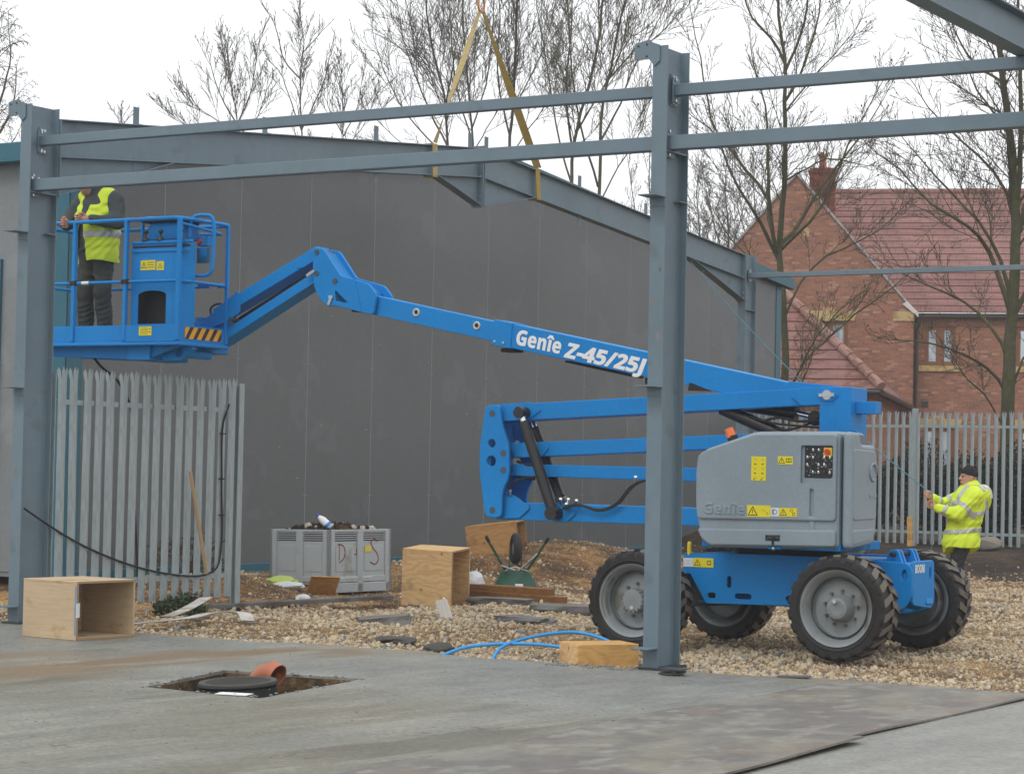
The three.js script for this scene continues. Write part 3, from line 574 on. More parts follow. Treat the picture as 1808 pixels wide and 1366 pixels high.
  const win = (parent, x0, x1, y0, y1, z, n, nameGroup) => {
    const w = sub('window', parent), f = .07;
    const bars = [b2(x0, x1, y0, y0 + f, z - .06, z), b2(x0, x1, y1 - f, y1, z - .06, z), b2(x0, x0 + f, y0 + f, y1 - f, z - .06, z), b2(x1 - f, x1, y0 + f, y1 - f, z - .06, z)];
    const cw = (x1 - x0) / n; for (let i = 1; i < n; i++) bars.push(b2(x0 + i * cw - .07, x0 + i * cw + .07, y0 + f, y1 - f, z - .06, z - .004));
    mesh('frame', bars, timber, w);
    for (let i = 0; i < n; i++) { const a = x0 + i * cw + (i ? .07 : f), b = x0 + (i + 1) * cw - (i < n - 1 ? .07 : f); mesh('casement', [b2(a, a + .06, y0 + f, y1 - f, z - .05, z - .012), b2(b - .06, b, y0 + f, y1 - f, z - .05, z - .012), b2(a + .06, b - .06, y0 + f, y0 + f + .06, z - .05, z - .012), b2(a + .06, b - .06, y1 - f - .06, y1 - f, z - .05, z - .012)], timber, w); mesh('pane', b2(a + .055, b - .055, y0 + f + .055, y1 - f - .055, z - .036, z - .03), glass, w); mesh('curtain', Array.from({ length: 8 }, (_, k) => bx((b - a) / 8, y1 - y0 - .2, .01, a + (b - a) * (k + .5) / 8, (y0 + y1) / 2, z - .14, 0, k % 2 ? .5 : -.5)), curtain, w); }
    mesh('reveal', [b2(x0 - .2, x1 + .2, y0 - .2, y1 + .2, z - 1.2, z - 1.15)], gutter, w);
    return w;
  };
  win(wing, -3.12, -1.98, 4.9, 6.3, -.06, 2);
  // main range to the right
  const main = sub('main_range', t), ZM = -.9;
  const holes = [[.34, 1.28, 5.0, 6.22], [3.1, 4.2, 5.0, 6.22], [.34, 1.28, GY + .05, 3.1], [3.2, 4.3, GY + .6, 3.1]];
  mesh('wall', [ex([[-.2, GY - .6], [12, GY - .6], [12, 6.5], [-.2, 6.5]], ZM - .3, ZM, 0, holes.map(([a, b, c, d]) => [[a, c], [b, c], [b, d], [a, d]]))], brick, main);
  holes.forEach(([a, b, c, d], i) => { win(main, a, b, c, d, ZM - .06, 2); if (i < 2) mesh('sill', b2(a - .18, b + .18, c - .18, c - .003, ZM - .05, ZM + .06, .01), stone, main); else { mesh('lintel', ex([[a - .15, d], [b + .15, d], [b + .25, d + .27], [a - .25, d + .27]], ZM - .02, ZM + .03, .004), stone, main); mesh('keystone', ex([[(a + b) / 2 - .12, d - .02], [(a + b) / 2 + .12, d - .02], [(a + b) / 2 + .17, d + .36], [(a + b) / 2 - .17, d + .36]], ZM, ZM + .05, .004), stone, main); } });
  courses(main, 'tile_course', -3.5, 12.2, 6.58, ZM + .28, 4.25, 4.2, (s) => [-.2 - 3.4 * s, 12.2]);
  mesh('ridge_tile', [cy([-3.6, 10.86, ZM - 4.0], [12.2, 10.86, ZM - 4.0], .11, .11, 10)], ridge, main);
  mesh('gutter', [cy([0, 6.5, ZM + .2], [12.2, 6.5, ZM + .2], .065, .065, 10), b2(-.05, 12.2, 6.52, 6.6, ZM - .02, ZM + .16)], gutter, main);
  mesh('downpipe', [cy([.1, 6.45, ZM + .12], [.06, GY - .5, ZM + .12], .05, .05, 10)], gutter, main);
  mesh('vent', b2(.27, .47, 3.72, 3.9, ZM + .002, ZM + .03), gutter, main);
  // chimney behind the wing ridge
  const ch = sub('chimney', t);
  mesh('stack', [b2(-3.3, -2.5, 9, 11.1, -2.6, -1.9), b2(-3.34, -2.46, 11.1, 11.18, -2.64, -1.86), b2(-3.3, -2.5, 11.18, 11.26, -2.6, -1.9)], std(lin(.5, .22, .14), .9, 0, { map: brickTex }), ch);
  mesh('pot', [new THREE.LatheGeometry([[.15, 0], [.12, .12], [.11, .36], [.14, .38], [.16, .42], [.11, .44], [.1, .3]].map((p) => new THREE.Vector2(...p)), 14).translate(-2.9, 11.26, -2.25), b2(-3.06, -2.74, 11.69, 11.73, -2.4, -2.1)], std(lin(.42, .13, .07), .8), ch);
}
{ // hipped garage in front of the wing
  const gx = at(1555, 690, 56), az = .237;
  const t = thing('brick_garage', 'low brick outbuilding with hipped tile roof in front of the gable wing', 'garage', V(gx.x, 0, -56), -az);
  const brick = std(lin(.74, .66, .6), .92, 0, { map: brickTex });
  const tm = std(lin(.27, .13, .112), .85, 0, { map: dirtyMap }), hipm = std(lin(.36, .2, .165), .75, 0, { map: dirtyMap }), gut = std(lin(.03, .022, .022), .4);
  const GY = .7, E = 3.72, Wd = 5.6, L = 12.4, RH = 2.6;
  mesh('wall', [b2(-Wd + .3, -.3, GY - .6, E, -L, -.3)], brick, t);
  // front hip slope in courses
  const n = 10, run = 2.8, len = Math.hypot(run, RH);
  for (let i = 0; i < n; i++) { const s = (i + .5) / n, m = mesh('tile_course', bx(Wd * (1 - s) + .12, .04, len / n + .07, 0, 0, 0), tm, t); m.position.set(-Wd / 2, E + RH * s + .04, .1 - run * s); m.rotation.x = Math.atan2(RH, run) - .09; }
  mesh('roof_slope', [(() => { const g = new THREE.BufferGeometry(); g.setAttribute('position', new THREE.Float32BufferAttribute([0, E, .1, 0, E, -L, -Wd / 2, E + RH, -run, 0, E, -L, -Wd / 2, E + RH, -L, -Wd / 2, E + RH, -run, -Wd, E, .1, -Wd / 2, E + RH, -run, -Wd, E, -L, -Wd, E, -L, -Wd / 2, E + RH, -run, -Wd / 2, E + RH, -L], 3)); g.computeVertexNormals(); return g; })()], tm, t);
  for (let i = 0; i < 10; i++) { const f = (s) => [.03 - (Wd / 2) * s, E + .1 + RH * s, .14 - run * s]; mesh('hip_tile', cy(f(i / 10), f((i + .97) / 10), .13, .115, 10), hipm, t); }
  for (let i = 0; i < 10; i++) { const f = (s) => [-Wd - .03 + (Wd / 2) * s, E + .1 + RH * s, .14 - run * s]; mesh('hip_tile', cy(f(i / 10), f((i + .97) / 10), .13, .115, 10), hipm, t); }
  mesh('gutter', [cy([-Wd, E - .04, .16], [0, E - .04, .16], .07, .07, 10), cy([.05, E - .04, .16], [.05, E - .04, -L], .07, .07, 10)], gut, t);
}
// garden wall-line shrubs and a timber rail behind the fence
const leafGeo = (() => { const g = new THREE.BufferGeometry(); g.setAttribute('position', new THREE.Float32BufferAttribute([0, 0, 0, .3, .5, .08, -.3, .5, .08, 0, 1, 0], 3)); g.setIndex([0, 1, 2, 1, 3, 2]); g.computeVertexNormals(); return g; })();
function shrub(label, pos, w, h, d, n, colA, colB, leaf, group) {
  const t = thing('shrub', label, 'shrub', pos, 0, group), q = mulberry(Math.floor(pos.x * 100) + n), o = new THREE.Object3D(), c = new THREE.Color();
  const stems = []; for (let i = 0; i < 16; i++) { const a = q() * 6.28, r = q() * .5; stems.push(tu([[0, -.1, 0], [Math.cos(a) * r * w * .4, h * .45, Math.sin(a) * r * d * .4], [Math.cos(a) * r * w, h * (.7 + .3 * q()), Math.sin(a) * r * d]], .008, 8, 5)); }
  mesh('stem', stems, std(lin(.07, .05, .035), .9), t);
  const im = new THREE.InstancedMesh(leafGeo, std(lin(1, 1, 1), .8), n); im.name = 'foliage'; im.userData.kind = 'stuff'; im.castShadow = im.receiveShadow = true;
  for (let i = 0; i < n; i++) { const a = q() * 6.28, b = Math.acos(1 - 1.3 * q()), r = .45 + .55 * q(), lump = .75 + .5 * n2(Math.cos(a) * 2 + 4, b * 2, 16); o.position.set(Math.cos(a) * Math.sin(b) * w * .5 * r * lump, Math.max(0, h * (.35 + .65 * Math.cos(b) * r) * lump), Math.sin(a) * Math.sin(b) * d * .5 * r * lump); o.rotation.set(q() * 6, q() * 6, q() * 6); o.scale.setScalar(leaf * (.6 + .8 * q())); o.updateMatrix(); im.setMatrixAt(i, o.matrix); const k = q(); im.setColorAt(i, c.setRGB(...mixc(colA, colB, k))); }
  t.add(im); return t;
}
// ---------------------------------------------------------------- the articulated boom lift
const font = await new FontLoader().loadAsync('fonts/droid/droid_sans_bold.typeface.json');
function letters(str, size, depth, slant = 0, squeeze = 1, fat = 0) {
  const g = new TextGeometry(str, { font, size, depth, curveSegments: 5, bevelEnabled: fat > 0, bevelSize: fat, bevelThickness: Math.min(fat, depth), bevelSegments: 1 });
  const m = new THREE.Matrix4().set(squeeze, slant, 0, 0, 0, 1, 0, 0, 0, 0, 1, 0, 0, 0, 0, 1); return g.applyMatrix4(m);
}
function sticker(name, w, h, x, y, z, draw, parent, turnY = 0, bg = '#e8d81c') {
  const t = canvasTex(Math.round(w * 900), Math.round(h * 900), (g, W_, H_) => { g.fillStyle = bg; g.fillRect(0, 0, W_, H_); draw(g, W_, H_); });
  const g = prep(new THREE.BoxGeometry(w, h, .003)); if (turnY) g.rotateY(turnY); g.translate(x, y, z);
  return mesh(name, g, std(lin(.9, .9, .9), .45, 0, { map: t }), parent, { raw: true });
}
const tri = (g, x, y, s) => { g.strokeStyle = '#1a1a1a'; g.lineWidth = Math.max(2, s * .09); g.beginPath(); g.moveTo(x, y + s * .45); g.lineTo(x + s * .52, y - s * .45); g.lineTo(x + s * 1.04, y + s * .45); g.closePath(); g.stroke(); g.fillStyle = '#1a1a1a'; g.fillRect(x + s * .48, y - s * .15, s * .09, s * .32); g.fillRect(x + s * .48, y + s * .25, s * .09, s * .09); };
{
  const L = thing('boom_lift', 'blue and grey articulated boom lift with raised basket, parked behind the near column', 'boom lift', V(MACH.ox, 0, MACH.oz), MACH.r);
  // ---- wheels
  const sidewall = [[.335, .165], [.345, .178], [.38, .186], [.42, .182], [.437, .165], [.443, .1], [.445, 0]];
  const tyreProf = [...sidewall, ...sidewall.slice(0, -1).reverse().map(([r, z]) => [r, -z]), [.315, -.14], [.315, .14], [.335, .165]].map(([r, z]) => new THREE.Vector2(r, z));
  const tyreG = geo([new THREE.LatheGeometry(tyreProf, 64).rotateX(Math.PI / 2), ...[1, -1].map((k) => new THREE.TorusGeometry(.365, .006, 6, 64).translate(0, 0, k * .186))]);
  // lugs: chevron bars from the centre line to the shoulder, bent down over the edge
  const lugs = [], lugTop = [];
  for (let i = 0; i < 22; i++) for (const k of [-1, 1]) {
    const pos = [], N = 7, a0 = (i + (k > 0 ? .5 : 0)) / 22 * Math.PI * 2;
    const path = [[-.012, .466, 0], [.05, .466, .03], [.1, .464, .075], [.15, .459, .115], [.172, .452, .128], [.186, .43, .132], [.186, .395, .132]];
    const ring = path.map(([z, r, a], j) => { const hw = j < 2 ? .03 : .034, base = j < 5 ? .436 : .4 + (.43 - .4) * (6 - j), out = []; for (const [da, rad, dz] of [[-hw / r, r, 0], [hw / r, r, 0], [hw / r * 1.12, j < 5 ? base : r, j < 5 ? 0 : -.012], [-hw / r * 1.12, j < 5 ? base : r, j < 5 ? 0 : -.012]]) { const an = a0 - a + da; out.push([Math.cos(an) * rad, Math.sin(an) * rad, k * (z + dz)]); } return out; });
    const face = (A, B, C, D) => { pos.push(...A, ...B, ...C, ...A, ...C, ...D); };
    const topPos = [];
    for (let j = 0; j < N - 1; j++) { const p = ring[j], q = ring[j + 1]; if (j < 4) topPos.push(...p[0], ...p[1], ...q[1], ...p[0], ...q[1], ...q[0]); else face(p[0], p[1], q[1], q[0]); face(p[1], p[2], q[2], q[1]); face(p[3], p[0], q[0], q[3]); }
    face(ring[0][0], ring[0][3], ring[0][2], ring[0][1]); face(ring[N - 1][0], ring[N - 1][1], ring[N - 1][2], ring[N - 1][3]);
    for (const [P, list] of [[pos, lugs], [topPos, lugTop]]) { const g = new THREE.BufferGeometry(); g.setAttribute('position', new THREE.Float32BufferAttribute(P, 3)); g.computeVertexNormals(); list.push(g); }
  }
  const lugG = geo(lugs), lugTopG = geo(lugTop);
  const rimProf = [[0, .04], [.12, .04], [.2, .035], [.262, .03], [.272, .05], [.276, .115], [.3, .13], [.306, .16], [.322, .165], [.33, .178], [.334, .178], [.334, .15], [.32, .14]].map(([r, z]) => new THREE.Vector2(r, z));
  const rimG = geo([new THREE.LatheGeometry(rimProf, 64).rotateX(Math.PI / 2), new THREE.LatheGeometry([[0, -.02], [.2, -.02], [.28, -.06], [.3, -.15], [.334, -.165]].map((p) => new THREE.Vector2(...p)), 48).rotateX(Math.PI / 2), new THREE.CylinderGeometry(.25, .25, .3, 40, 1, true).rotateX(Math.PI / 2).translate(0, 0, -.06)]);
  const dHub = geo([new THREE.LatheGeometry([[0, .155], [.04, .155], [.046, .162], [.085, .16], [.096, .15], [.1, .1], [.118, .09], [.12, .045], [.13, .04]].map((p) => new THREE.Vector2(...p)), 36).rotateX(Math.PI / 2), ...Array.from({ length: 12 }, (_, i) => { const a = i / 12 * 6.283; return boltAt(Math.cos(a) * .068, Math.sin(a) * .068, .164, 'z', .007, .008); })]);
  const pHub = geo([new THREE.LatheGeometry([[0, .168], [.09, .168], [.1, .16], [.104, .05], [.12, .042]].map((p) => new THREE.Vector2(...p)), 36).rotateX(Math.PI / 2), ...Array.from({ length: 16 }, (_, i) => { const a = i / 16 * 6.283; return boltAt(Math.cos(a) * .1, Math.sin(a) * .1, .12, 'z', .009, .09); })]);
  const nutG = geo(Array.from({ length: 9 }, (_, i) => { const a = i / 9 * 6.283 + .2; return boltAt(Math.cos(a) * .152, Math.sin(a) * .152, .055, 'z', .014, .03); }));
  const plugG = geo([boltAt(.04, -.05, .172, 'z', .02, .012)]);
  for (const [x, z, y] of [[1.018, .965, .474], [-.965, .965, .452], [1.018, -.965, .474], [-.965, -.965, .452]]) {
    const w = sub('wheel', L); w.position.set(x, y, z); w.rotation.y = z < 0 ? Math.PI : 0; w.rotation.z = x * 1.7 + z;
    const s = { raw: true };
    mesh('tyre', mergeGeometries([tyreG, lugG]), M.rubber, w, s); mesh('tread', lugTopG, M.tread, w, s);
    mesh('rim', rimG, M.rim, w, s); mesh('hub', x > 0 ? dHub : pHub, M.rim, w, s); mesh('wheel_nut', nutG, std(lin(.16, .12, .1), .7, .3), w, s); mesh('plug', plugG, M.chrome, w, s);
  }
  // ---- chassis
  const slot = (x, y, w, h) => rrect(x - w / 2, x + w / 2, y - h / 2, y + h / 2, Math.min(w, h) / 2 - .001);
  const side = [[-.74, .86], [-.33, .893], [.9, .893], [1.0, .86], [1.0, .47], [.86, .452], [-.5, .425], [-.665, .69], [-.74, .695]];
  const slots = [slot(-.27, .63, .04, .105), slot(-.445, .5, .085, .05), slot(-.127, .504, .165, .05), slot(.37, .505, .15, .05)];
  const ch = sub('chassis', L);
  mesh('side_plate', [ex(side, .52, .55, .003, slots)], M.blue, ch); mesh('side_plate', [ex(side, -.55, -.52, .003, slots)], M.blue, ch);
  mesh('deck', [b2(-.74, 1.0, .86, .875, -.52, .52), b2(-.6, .95, .43, .445, -.52, .52), b2(-.55, .95, .46, .84, .34, .36), b2(-.74, -.72, .5, .86, -.52, .52)], M.blueDirty, ch);
  mesh('rear_axle', [bx(.16, .16, 1.55, -.965, .452, 0, 0, 0, 0, .02), ex([[-1.0, .36], [-.42, .4], [-.46, .62], [-.66, .7], [-1.0, .6]], -.4, .4, .01), cy([-.965, .452, .55], [-.965, .452, .82], .11, .13, 20), cy([-.965, .452, -.55], [-.965, .452, -.82], .11, .13, 20)], std(lin(.09, .1, .105), .7, 0, { map: dirtyMap }), ch);
  mesh('front_axle', [bx(.2, .2, 1.5, 1.018, .47, 0, 0, 0, 0, .02), cy([1.018, .474, .5], [1.018, .474, .84], .13, .13, 20), cy([1.018, .474, -.5], [1.018, .474, -.84], .13, .13, 20)], M.blueDirty, ch);
  const nose = sub('front_block', L);
  mesh('body', [b2(.95, 1.34, .5, .85, -.3, .2, .02), ex([[1.02, .44], [1.32, .42], [1.39, .48], [1.38, .53], [1.02, .53]], -.3, -.12, .01)], M.blue, nose);
  mesh('side_plate', [ex(rounded([[1.06, .4], [1.3, .44], [1.375, .56], [1.375, .8], [1.33, .855], [1.0, .87], [1.0, .5]], .05), .2, .235, .006, [circ(1.3, .745, .026, 14, 1.9)])], M.blue, nose);
  mesh('front_plate', [(() => { const g = ex(rounded([[.34, .87], [-.2, .87], [-.2, .48], [.28, .43], [.36, .5]], .05), 0, .03, .006, [circ(.24, .755, .03, 14, 1.9)]); return g.rotateY(Math.PI / 2).translate(1.345, 0, 0); })()], M.blue, nose);
  for (const z of [.12, -.24]) mesh('lifting_lug', [ex(rounded([[1.08, .84], [1.12, .965], [1.2, .97], [1.25, .84]], .025), z - .02, z + .02, .004, [circ(1.165, .925, .022, 12)]), ex(rounded([[1.08, .84], [1.12, .965], [1.2, .97], [1.25, .84]], .025), z - .1, z - .06, .004, [circ(1.165, .925, .022, 12)])], M.blue, nose);
  mesh('pin', [cy([1.165, .925, .2], [1.165, .925, -.4], .02, .02, 12)], M.blackMatt, nose);
  mesh('lettering', [letters('BOOM', .075, .003, 0, .78).rotateY(Math.PI / 2).translate(1.377, .765, .17)], M.white, nose);
  sticker('warning_label', .205, .085, -.53, .797, .553, (g, w, h) => { tri(g, w * .05, h * .5, h * .7); g.fillStyle = '#333'; g.fillRect(w * .68, h * .28, w * .2, h * .45); g.fillStyle = '#e8d81c'; g.fillRect(w * .71, h * .38, w * .14, h * .25); }, ch);
  sticker('white_label', .1, .08, -.685, .795, .553, (g, w, h) => { g.fillStyle = '#456'; g.font = `bold ${h * .5}px sans-serif`; g.beginPath(); g.arc(w * .3, h * .5, h * .22, 0, 7); g.stroke(); g.beginPath(); g.arc(w * .7, h * .5, h * .26, 0, 7); g.stroke(); }, ch, 0, '#dfe3e6');
  mesh('yellow_peg', [cy([-.7, .86, .5], [-.7, .965, .5], .022, .022, 14), new THREE.SphereGeometry(.022, 12, 8).translate(-.7, .965, .5)], M.yellow, L);
  // ---- turntable
  const tt = sub('turntable', L);
  mesh('slew_ring', [new THREE.CylinderGeometry(.52, .52, .06, 48).translate(.1, .915, 0), new THREE.CylinderGeometry(.46, .5, .1, 48).translate(.1, .93, 0)], M.blackMatt, tt);
  mesh('frame', [b2(-.36, .98, .96, 1.04, .0, .95, .01), b2(-.36, .3, .96, 1.04, -.9, 0, .01), b2(-.3, .95, 1.04, 1.9, .27, .3), b2(.45, .76, 1.5, 2.0, -.18, .18)], M.blueDirty, tt);
  const hoodPts = rounded([[-.41, 1.78], [-.33, 1.842], [.16, 2.003], [.972, 2.012], [.972, .983], [-.27, .957], [-.372, 1.03], [-.425, 1.34], [-.428, 1.65]], .05);
  const upper = rounded([[-.385, 1.79], [-.31, 1.83], [.17, 1.982], [.95, 1.99], [.95, 1.225], [-.385, 1.212], [-.4, 1.35], [-.402, 1.64]], .04);
  const lower = rounded([[-.385, 1.125], [.95, 1.148], [.95, 1.003], [-.26, .98], [-.345, 1.04]], .03);
  const recess = rounded([[.605, 1.9], [.935, 1.903], [.935, 1.6], [.885, 1.575], [.605, 1.535]], .035);
  const groove = rrect(.705, .74, 1.26, 1.5, .017);
  const latch = rounded([[.275, 1.1], [.445, 1.103], [.445, 1.0], [.275, .996]], .02);
  for (const side of [1, -1]) {
    const hd = sub('hood', tt); if (side < 0) { hd.rotation.y = Math.PI; hd.position.set(-.26, 0, -.0); hd.scale.set(.62, .96, .98); }
    mesh('shell', [ex(hoodPts, .36, .985, .05, [], 3)], M.hood, hd);
    mesh('upper_panel', [ex(upper, .93, 1.012, .014, [recess, groove], 2)], M.hood, hd);
    mesh('lower_panel', [ex(lower, .93, 1.01, .014, [latch.map(([x, y]) => [x, Math.max(y, 1.02)])], 2), ex(rrect(.7, .745, 1.08, 1.26, .02), .95, .996, .006)], M.hood, hd);
    if (side > 0) { // the rear cover, past the dark gap, seen edge on
      const rc = (pts, x0, x1, bev, segs) => ex(pts.map(([z, y]) => [-z, y]), x0, x1, bev, [], segs).rotateY(Math.PI / 2);
      mesh('tail_cover', [rc(rounded([[.985, 2.01], [.8, 2.006], [.755, 1.9], [.42, 1.9], [.365, 1.78], [.36, 1.3], [.38, 1.12], [.46, 1.02], [.985, .985]], .05), 1.0, 1.085, .03, 3)], M.hood, hd);
      mesh('tail_cover', [rc(rounded([[.76, 2.0], [.46, 1.985], [.385, 1.86], [.385, 1.3], [.76, 1.3]], .05), .99, 1.015, .005, 1)], std(lin(.13, .15, .175), .5), hd);
      mesh('tail_panel', [rc(rounded([[.94, 1.86], [.44, 1.85], [.40, 1.6], [.405, 1.24], [.94, 1.235]], .04), 1.06, 1.094, .01, 2), rc(rounded([[.94, 1.152], [.42, 1.158], [.5, 1.06], [.94, 1.02]], .03), 1.06, 1.092, .01, 2)], M.hood, hd);
      mesh('tail_body', [b2(.6, .998, 1.02, 1.88, .36, .9, .03)], std(lin(.16, .185, .21), .5), hd);
      mesh('tail_emblem', [new THREE.TorusGeometry(.075, .014, 8, 24, 5).rotateY(Math.PI / 2).translate(1.096, 1.66, .5), bx(.014, .03, .16, 1.094, 1.45, .5)], M.hood, hd);
    }
    if (side > 0) {
      mesh('latch_pocket', [ex(latch, .96, .988, .003)], std(lin(.09, .1, .11), .6), hd);
      mesh('latch', [b2(.35, .375, 1.0, 1.07, .985, 1.015, .004), b2(.31, .41, 1.045, 1.056, .985, 1.005)], M.blackMatt, hd);
      mesh('hinge', [cy([.3, .975, .96], [.42, .975, .96], .018, .018, 10)], M.blue, hd); mesh('hinge_pin', [cy([.35, .968, .985], [.37, .968, .985], .016, .016, 10)], M.bolt, hd);
      mesh('embossed_lettering', [letters('Genîe', .094, .007, 0, 1.14, .005).translate(-.33, 1.262, 1.008)], M.hood, hd);
      const cp = sub('control_panel', tt);
      mesh('panel', [ex(rounded([[.645, 1.88], [.92, 1.88], [.92, 1.6], [.645, 1.6]], .012), .975, .99, .003)], M.black, cp);
      for (let r = 0; r < 4; r++) for (let c = 0; c < (r ? 5 : 3); c++) mesh('switch', [cy([.675 + c * .053, 1.845 - r * .065, .988], [.675 + c * .053, 1.845 - r * .065, .998], .011, .011, 12), cy([.675 + c * .053, 1.845 - r * .065, .99], [.675 + c * .053 + .004, 1.855 - r * .065, 1.012], .0045, .0045, 8)], (r + c) % 3 ? M.bolt : M.steelDark, cp);
      mesh('panel_marking', Array.from({ length: 26 }, () => bx(rr(.008, .02), .006, .001, rr(.665, .905), rr(1.62, 1.86), .991)), std(lin(.42, .42, .42), .6), cp);
      mesh('stop_button_plate', [b2(.826, .906, 1.792, 1.868, .988, .994, .002)], M.yellow, cp); mesh('stop_button', [cy([.866, 1.83, .99], [.866, 1.83, 1.02], .021, .026, 18)], M.red, cp);
      sticker('instruction_label', .143, .215, .216, 1.673, 1.0135, (g, w, h) => { g.fillStyle = '#2a2a12'; for (let r = 0; r < 5; r++) for (let c = 0; c < 2; c++) { g.lineWidth = 1.5; g.strokeStyle = '#2a2a12'; const x = w * (.2 + c * .5), y = h * (.1 + r * .19); r % 2 ? g.fillRect(x, y, w * .12, h * .05) : (g.beginPath(), g.arc(x + w * .07, y + h * .03, w * .06, 0, 7), g.stroke()); } tri(g, w * .14, h * .93, h * .08); tri(g, w * .64, h * .93, h * .08); }, hd);
      sticker('warning_label', .143, .072, .472, 1.75, 1.0135, (g, w, h) => { tri(g, w * .06, h * .5, h * .75); g.fillStyle = '#1a1a1a'; g.fillRect(w * .55, h * .25, w * .36, h * .5); g.fillStyle = '#e8d81c'; g.fillRect(w * .59, h * .33, w * .12, h * .34); g.fillRect(w * .75, h * .33, w * .12, h * .34); }, hd);
      sticker('warning_label', .225, .103, .223, 1.296, 1.0135, (g, w, h) => { tri(g, w * .05, h * .5, h * .8); g.strokeStyle = '#222'; g.lineWidth = 2; g.beginPath(); g.moveTo(w * .6, h * .3); g.lineTo(w * .88, h * .65); g.stroke(); g.beginPath(); g.arc(w * .88, h * .7, h * .07, 0, 7); g.stroke(); }, hd);
      sticker('white_label', .08, .076, .378, 1.292, 1.0135, (g, w, h) => { g.strokeStyle = '#2a3f5f'; g.lineWidth = 4; g.strokeRect(w * .2, h * .2, w * .16, h * .6); g.beginPath(); g.arc(w * .5, h * .5, h * .26, 0, 7); g.stroke(); }, hd, 0, '#dde3e8');
      sticker('warning_label', .17, .076, .505, 1.293, 1.0135, (g, w, h) => { tri(g, w * .05, h * .5, h * .78); g.strokeStyle = '#b3261a'; g.lineWidth = 4; g.beginPath(); g.arc(w * .7, h * .3, h * .16, 0, 7); g.stroke(); g.strokeStyle = '#333'; g.strokeRect(w * .76, h * .55, w * .12, h * .3); }, hd);
    }
  }
  mesh('beacon_base', [cy([-.235, 1.9, .55], [-.262, 1.965, .55], .045, .05, 18)], M.blackMatt, tt);
  mesh('beacon', [cy([-.262, 1.955, .55], [-.296, 2.035, .55], .05, .043, 20)], M.orange, tt);
  // ---- mast, linkage
  const rs = sub('riser', L);
  mesh('mast', [b2(.449, .757, 1.85, 2.432, -.2, .2, .008), b2(.757, .944, 2.192, 2.304, -.08, .08, .006)], M.blue, rs);
  mesh('mast_eye', [ex(circ(.768, 2.0, .042, 18), .12, .15, .003), boltAt(.768, 2.0, .158, 'z', .018, .014)], M.blue, rs);
  const arm = (name, a, b, h0, h1, z0, z1, m = M.blue) => mesh(name, [ex([[a[0], a[1] + h0 / 2], [a[0], a[1] - h0 / 2], [b[0], b[1] - h1 / 2], [b[0], b[1] + h1 / 2]], z0, z1, .008, [], 2)], m, rs);
  arm('upper_arm', [-3.02, 2.174], [.5, 2.352], .168, .158, -.17, .17);
  multi('arm_gusset', [ex([[-3.0, 2.262], [-2.62, 2.29], [-2.5, 2.205], [-2.63, 2.118], [-3.0, 2.09]], .17, .185, .003), ex([[.168, 2.345], [.262, 2.428], [.6, 2.43], [.6, 2.272], [.27, 2.262]], .17, .202, .003)], M.blue, rs);
  arm('upper_link', [-2.9, 1.807], [.2, 1.955], .148, .125, -.13, .13);
  mesh('link_gusset', [ex(rounded([[-2.75, 1.885], [-2.5, 1.89], [-2.42, 1.84], [-2.5, 1.752], [-2.75, 1.74]], .03), .13, .146, .003), b2(-2.4, .1, 1.9, 1.905, -.12, .12)], M.blue, rs);
  arm('lower_link', [-2.9, 1.616], [.1, 1.6], .117, .135, -.13, .13);
  arm('lower_arm', [-3.0, 1.207], [.3, 1.205], .17, .17, -.17, .17);
  multi('arm_gusset', [ex(rounded([[-2.96, 1.41], [-2.86, 1.4], [-2.72, 1.33], [-2.67, 1.29], [-2.62, 1.29], [-2.6, 1.24], [-2.72, 1.14], [-2.96, 1.13]], .02), .17, .19, .003), ex(rounded([[-2.46, 1.3], [-2.14, 1.3], [-2.08, 1.2], [-2.2, 1.11], [-2.4, 1.12], [-2.46, 1.2]], .03), .17, .19, .003)], M.blue, rs);
  const plate = rounded([[-3.09, 2.25], [-2.93, 2.262], [-2.89, 2.05], [-2.805, 1.84], [-2.8, 1.55], [-2.875, 1.41], [-2.88, 1.16], [-2.95, 1.135], [-3.07, 1.15], [-3.148, 1.62], [-3.145, 1.87]], .06, 5);
  const holes = [[-3.009, 1.874, .042], [-3.01, 1.699, .052]].map(([x, y, r]) => circ(x, y, r, 22));
  mesh('hinge_plate', [ex(plate, .225, .262, .006, holes)], M.blue, rs); mesh('hinge_plate', [ex(plate, -.262, -.225, .006, holes)], M.blue, rs);
  mesh('hinge_tube', [b2(-3.1, -3.04, 1.3, 2.1, -.225, .225)], M.blueDirty, rs);
  for (const [x, y] of [[-3.008, 2.171], [-2.872, 1.779], [-2.868, 1.614], [-2.984, 1.215]]) mesh('pivot_pin', [cy([x, y, -.27], [x, y, .267], .032, .032, 18)], std(lin(.06, .075, .09), .5), rs);
  mesh('cylinder', [cy([-2.64, 2.09, .27], [-2.29, 1.21, .27], .054, .054, 20), cy([-2.285, 1.2, .2], [-2.285, 1.2, .34], .065, .065, 18), cy([-2.672, 2.18, .18], [-2.672, 2.18, .33], .058, .058, 18)], M.black, rs);
  mesh('cylinder_rod', [cy([-2.672, 2.18, .27], [-2.63, 2.065, .27], .034, .034, 14)], M.chrome, rs);
  mesh('cylinder', [cy([-2.73, 2.04, -.1], [-2.42, 1.36, -.1], .05, .05, 18), cy([-2.4, 1.31, -.15], [-2.4, 1.31, -.05], .06, .06, 16)], M.black, rs);
  mesh('cylinder_rod', [cy([-2.757, 2.1, -.1], [-2.725, 2.03, -.1], .03, .03, 12)], M.chrome, rs);
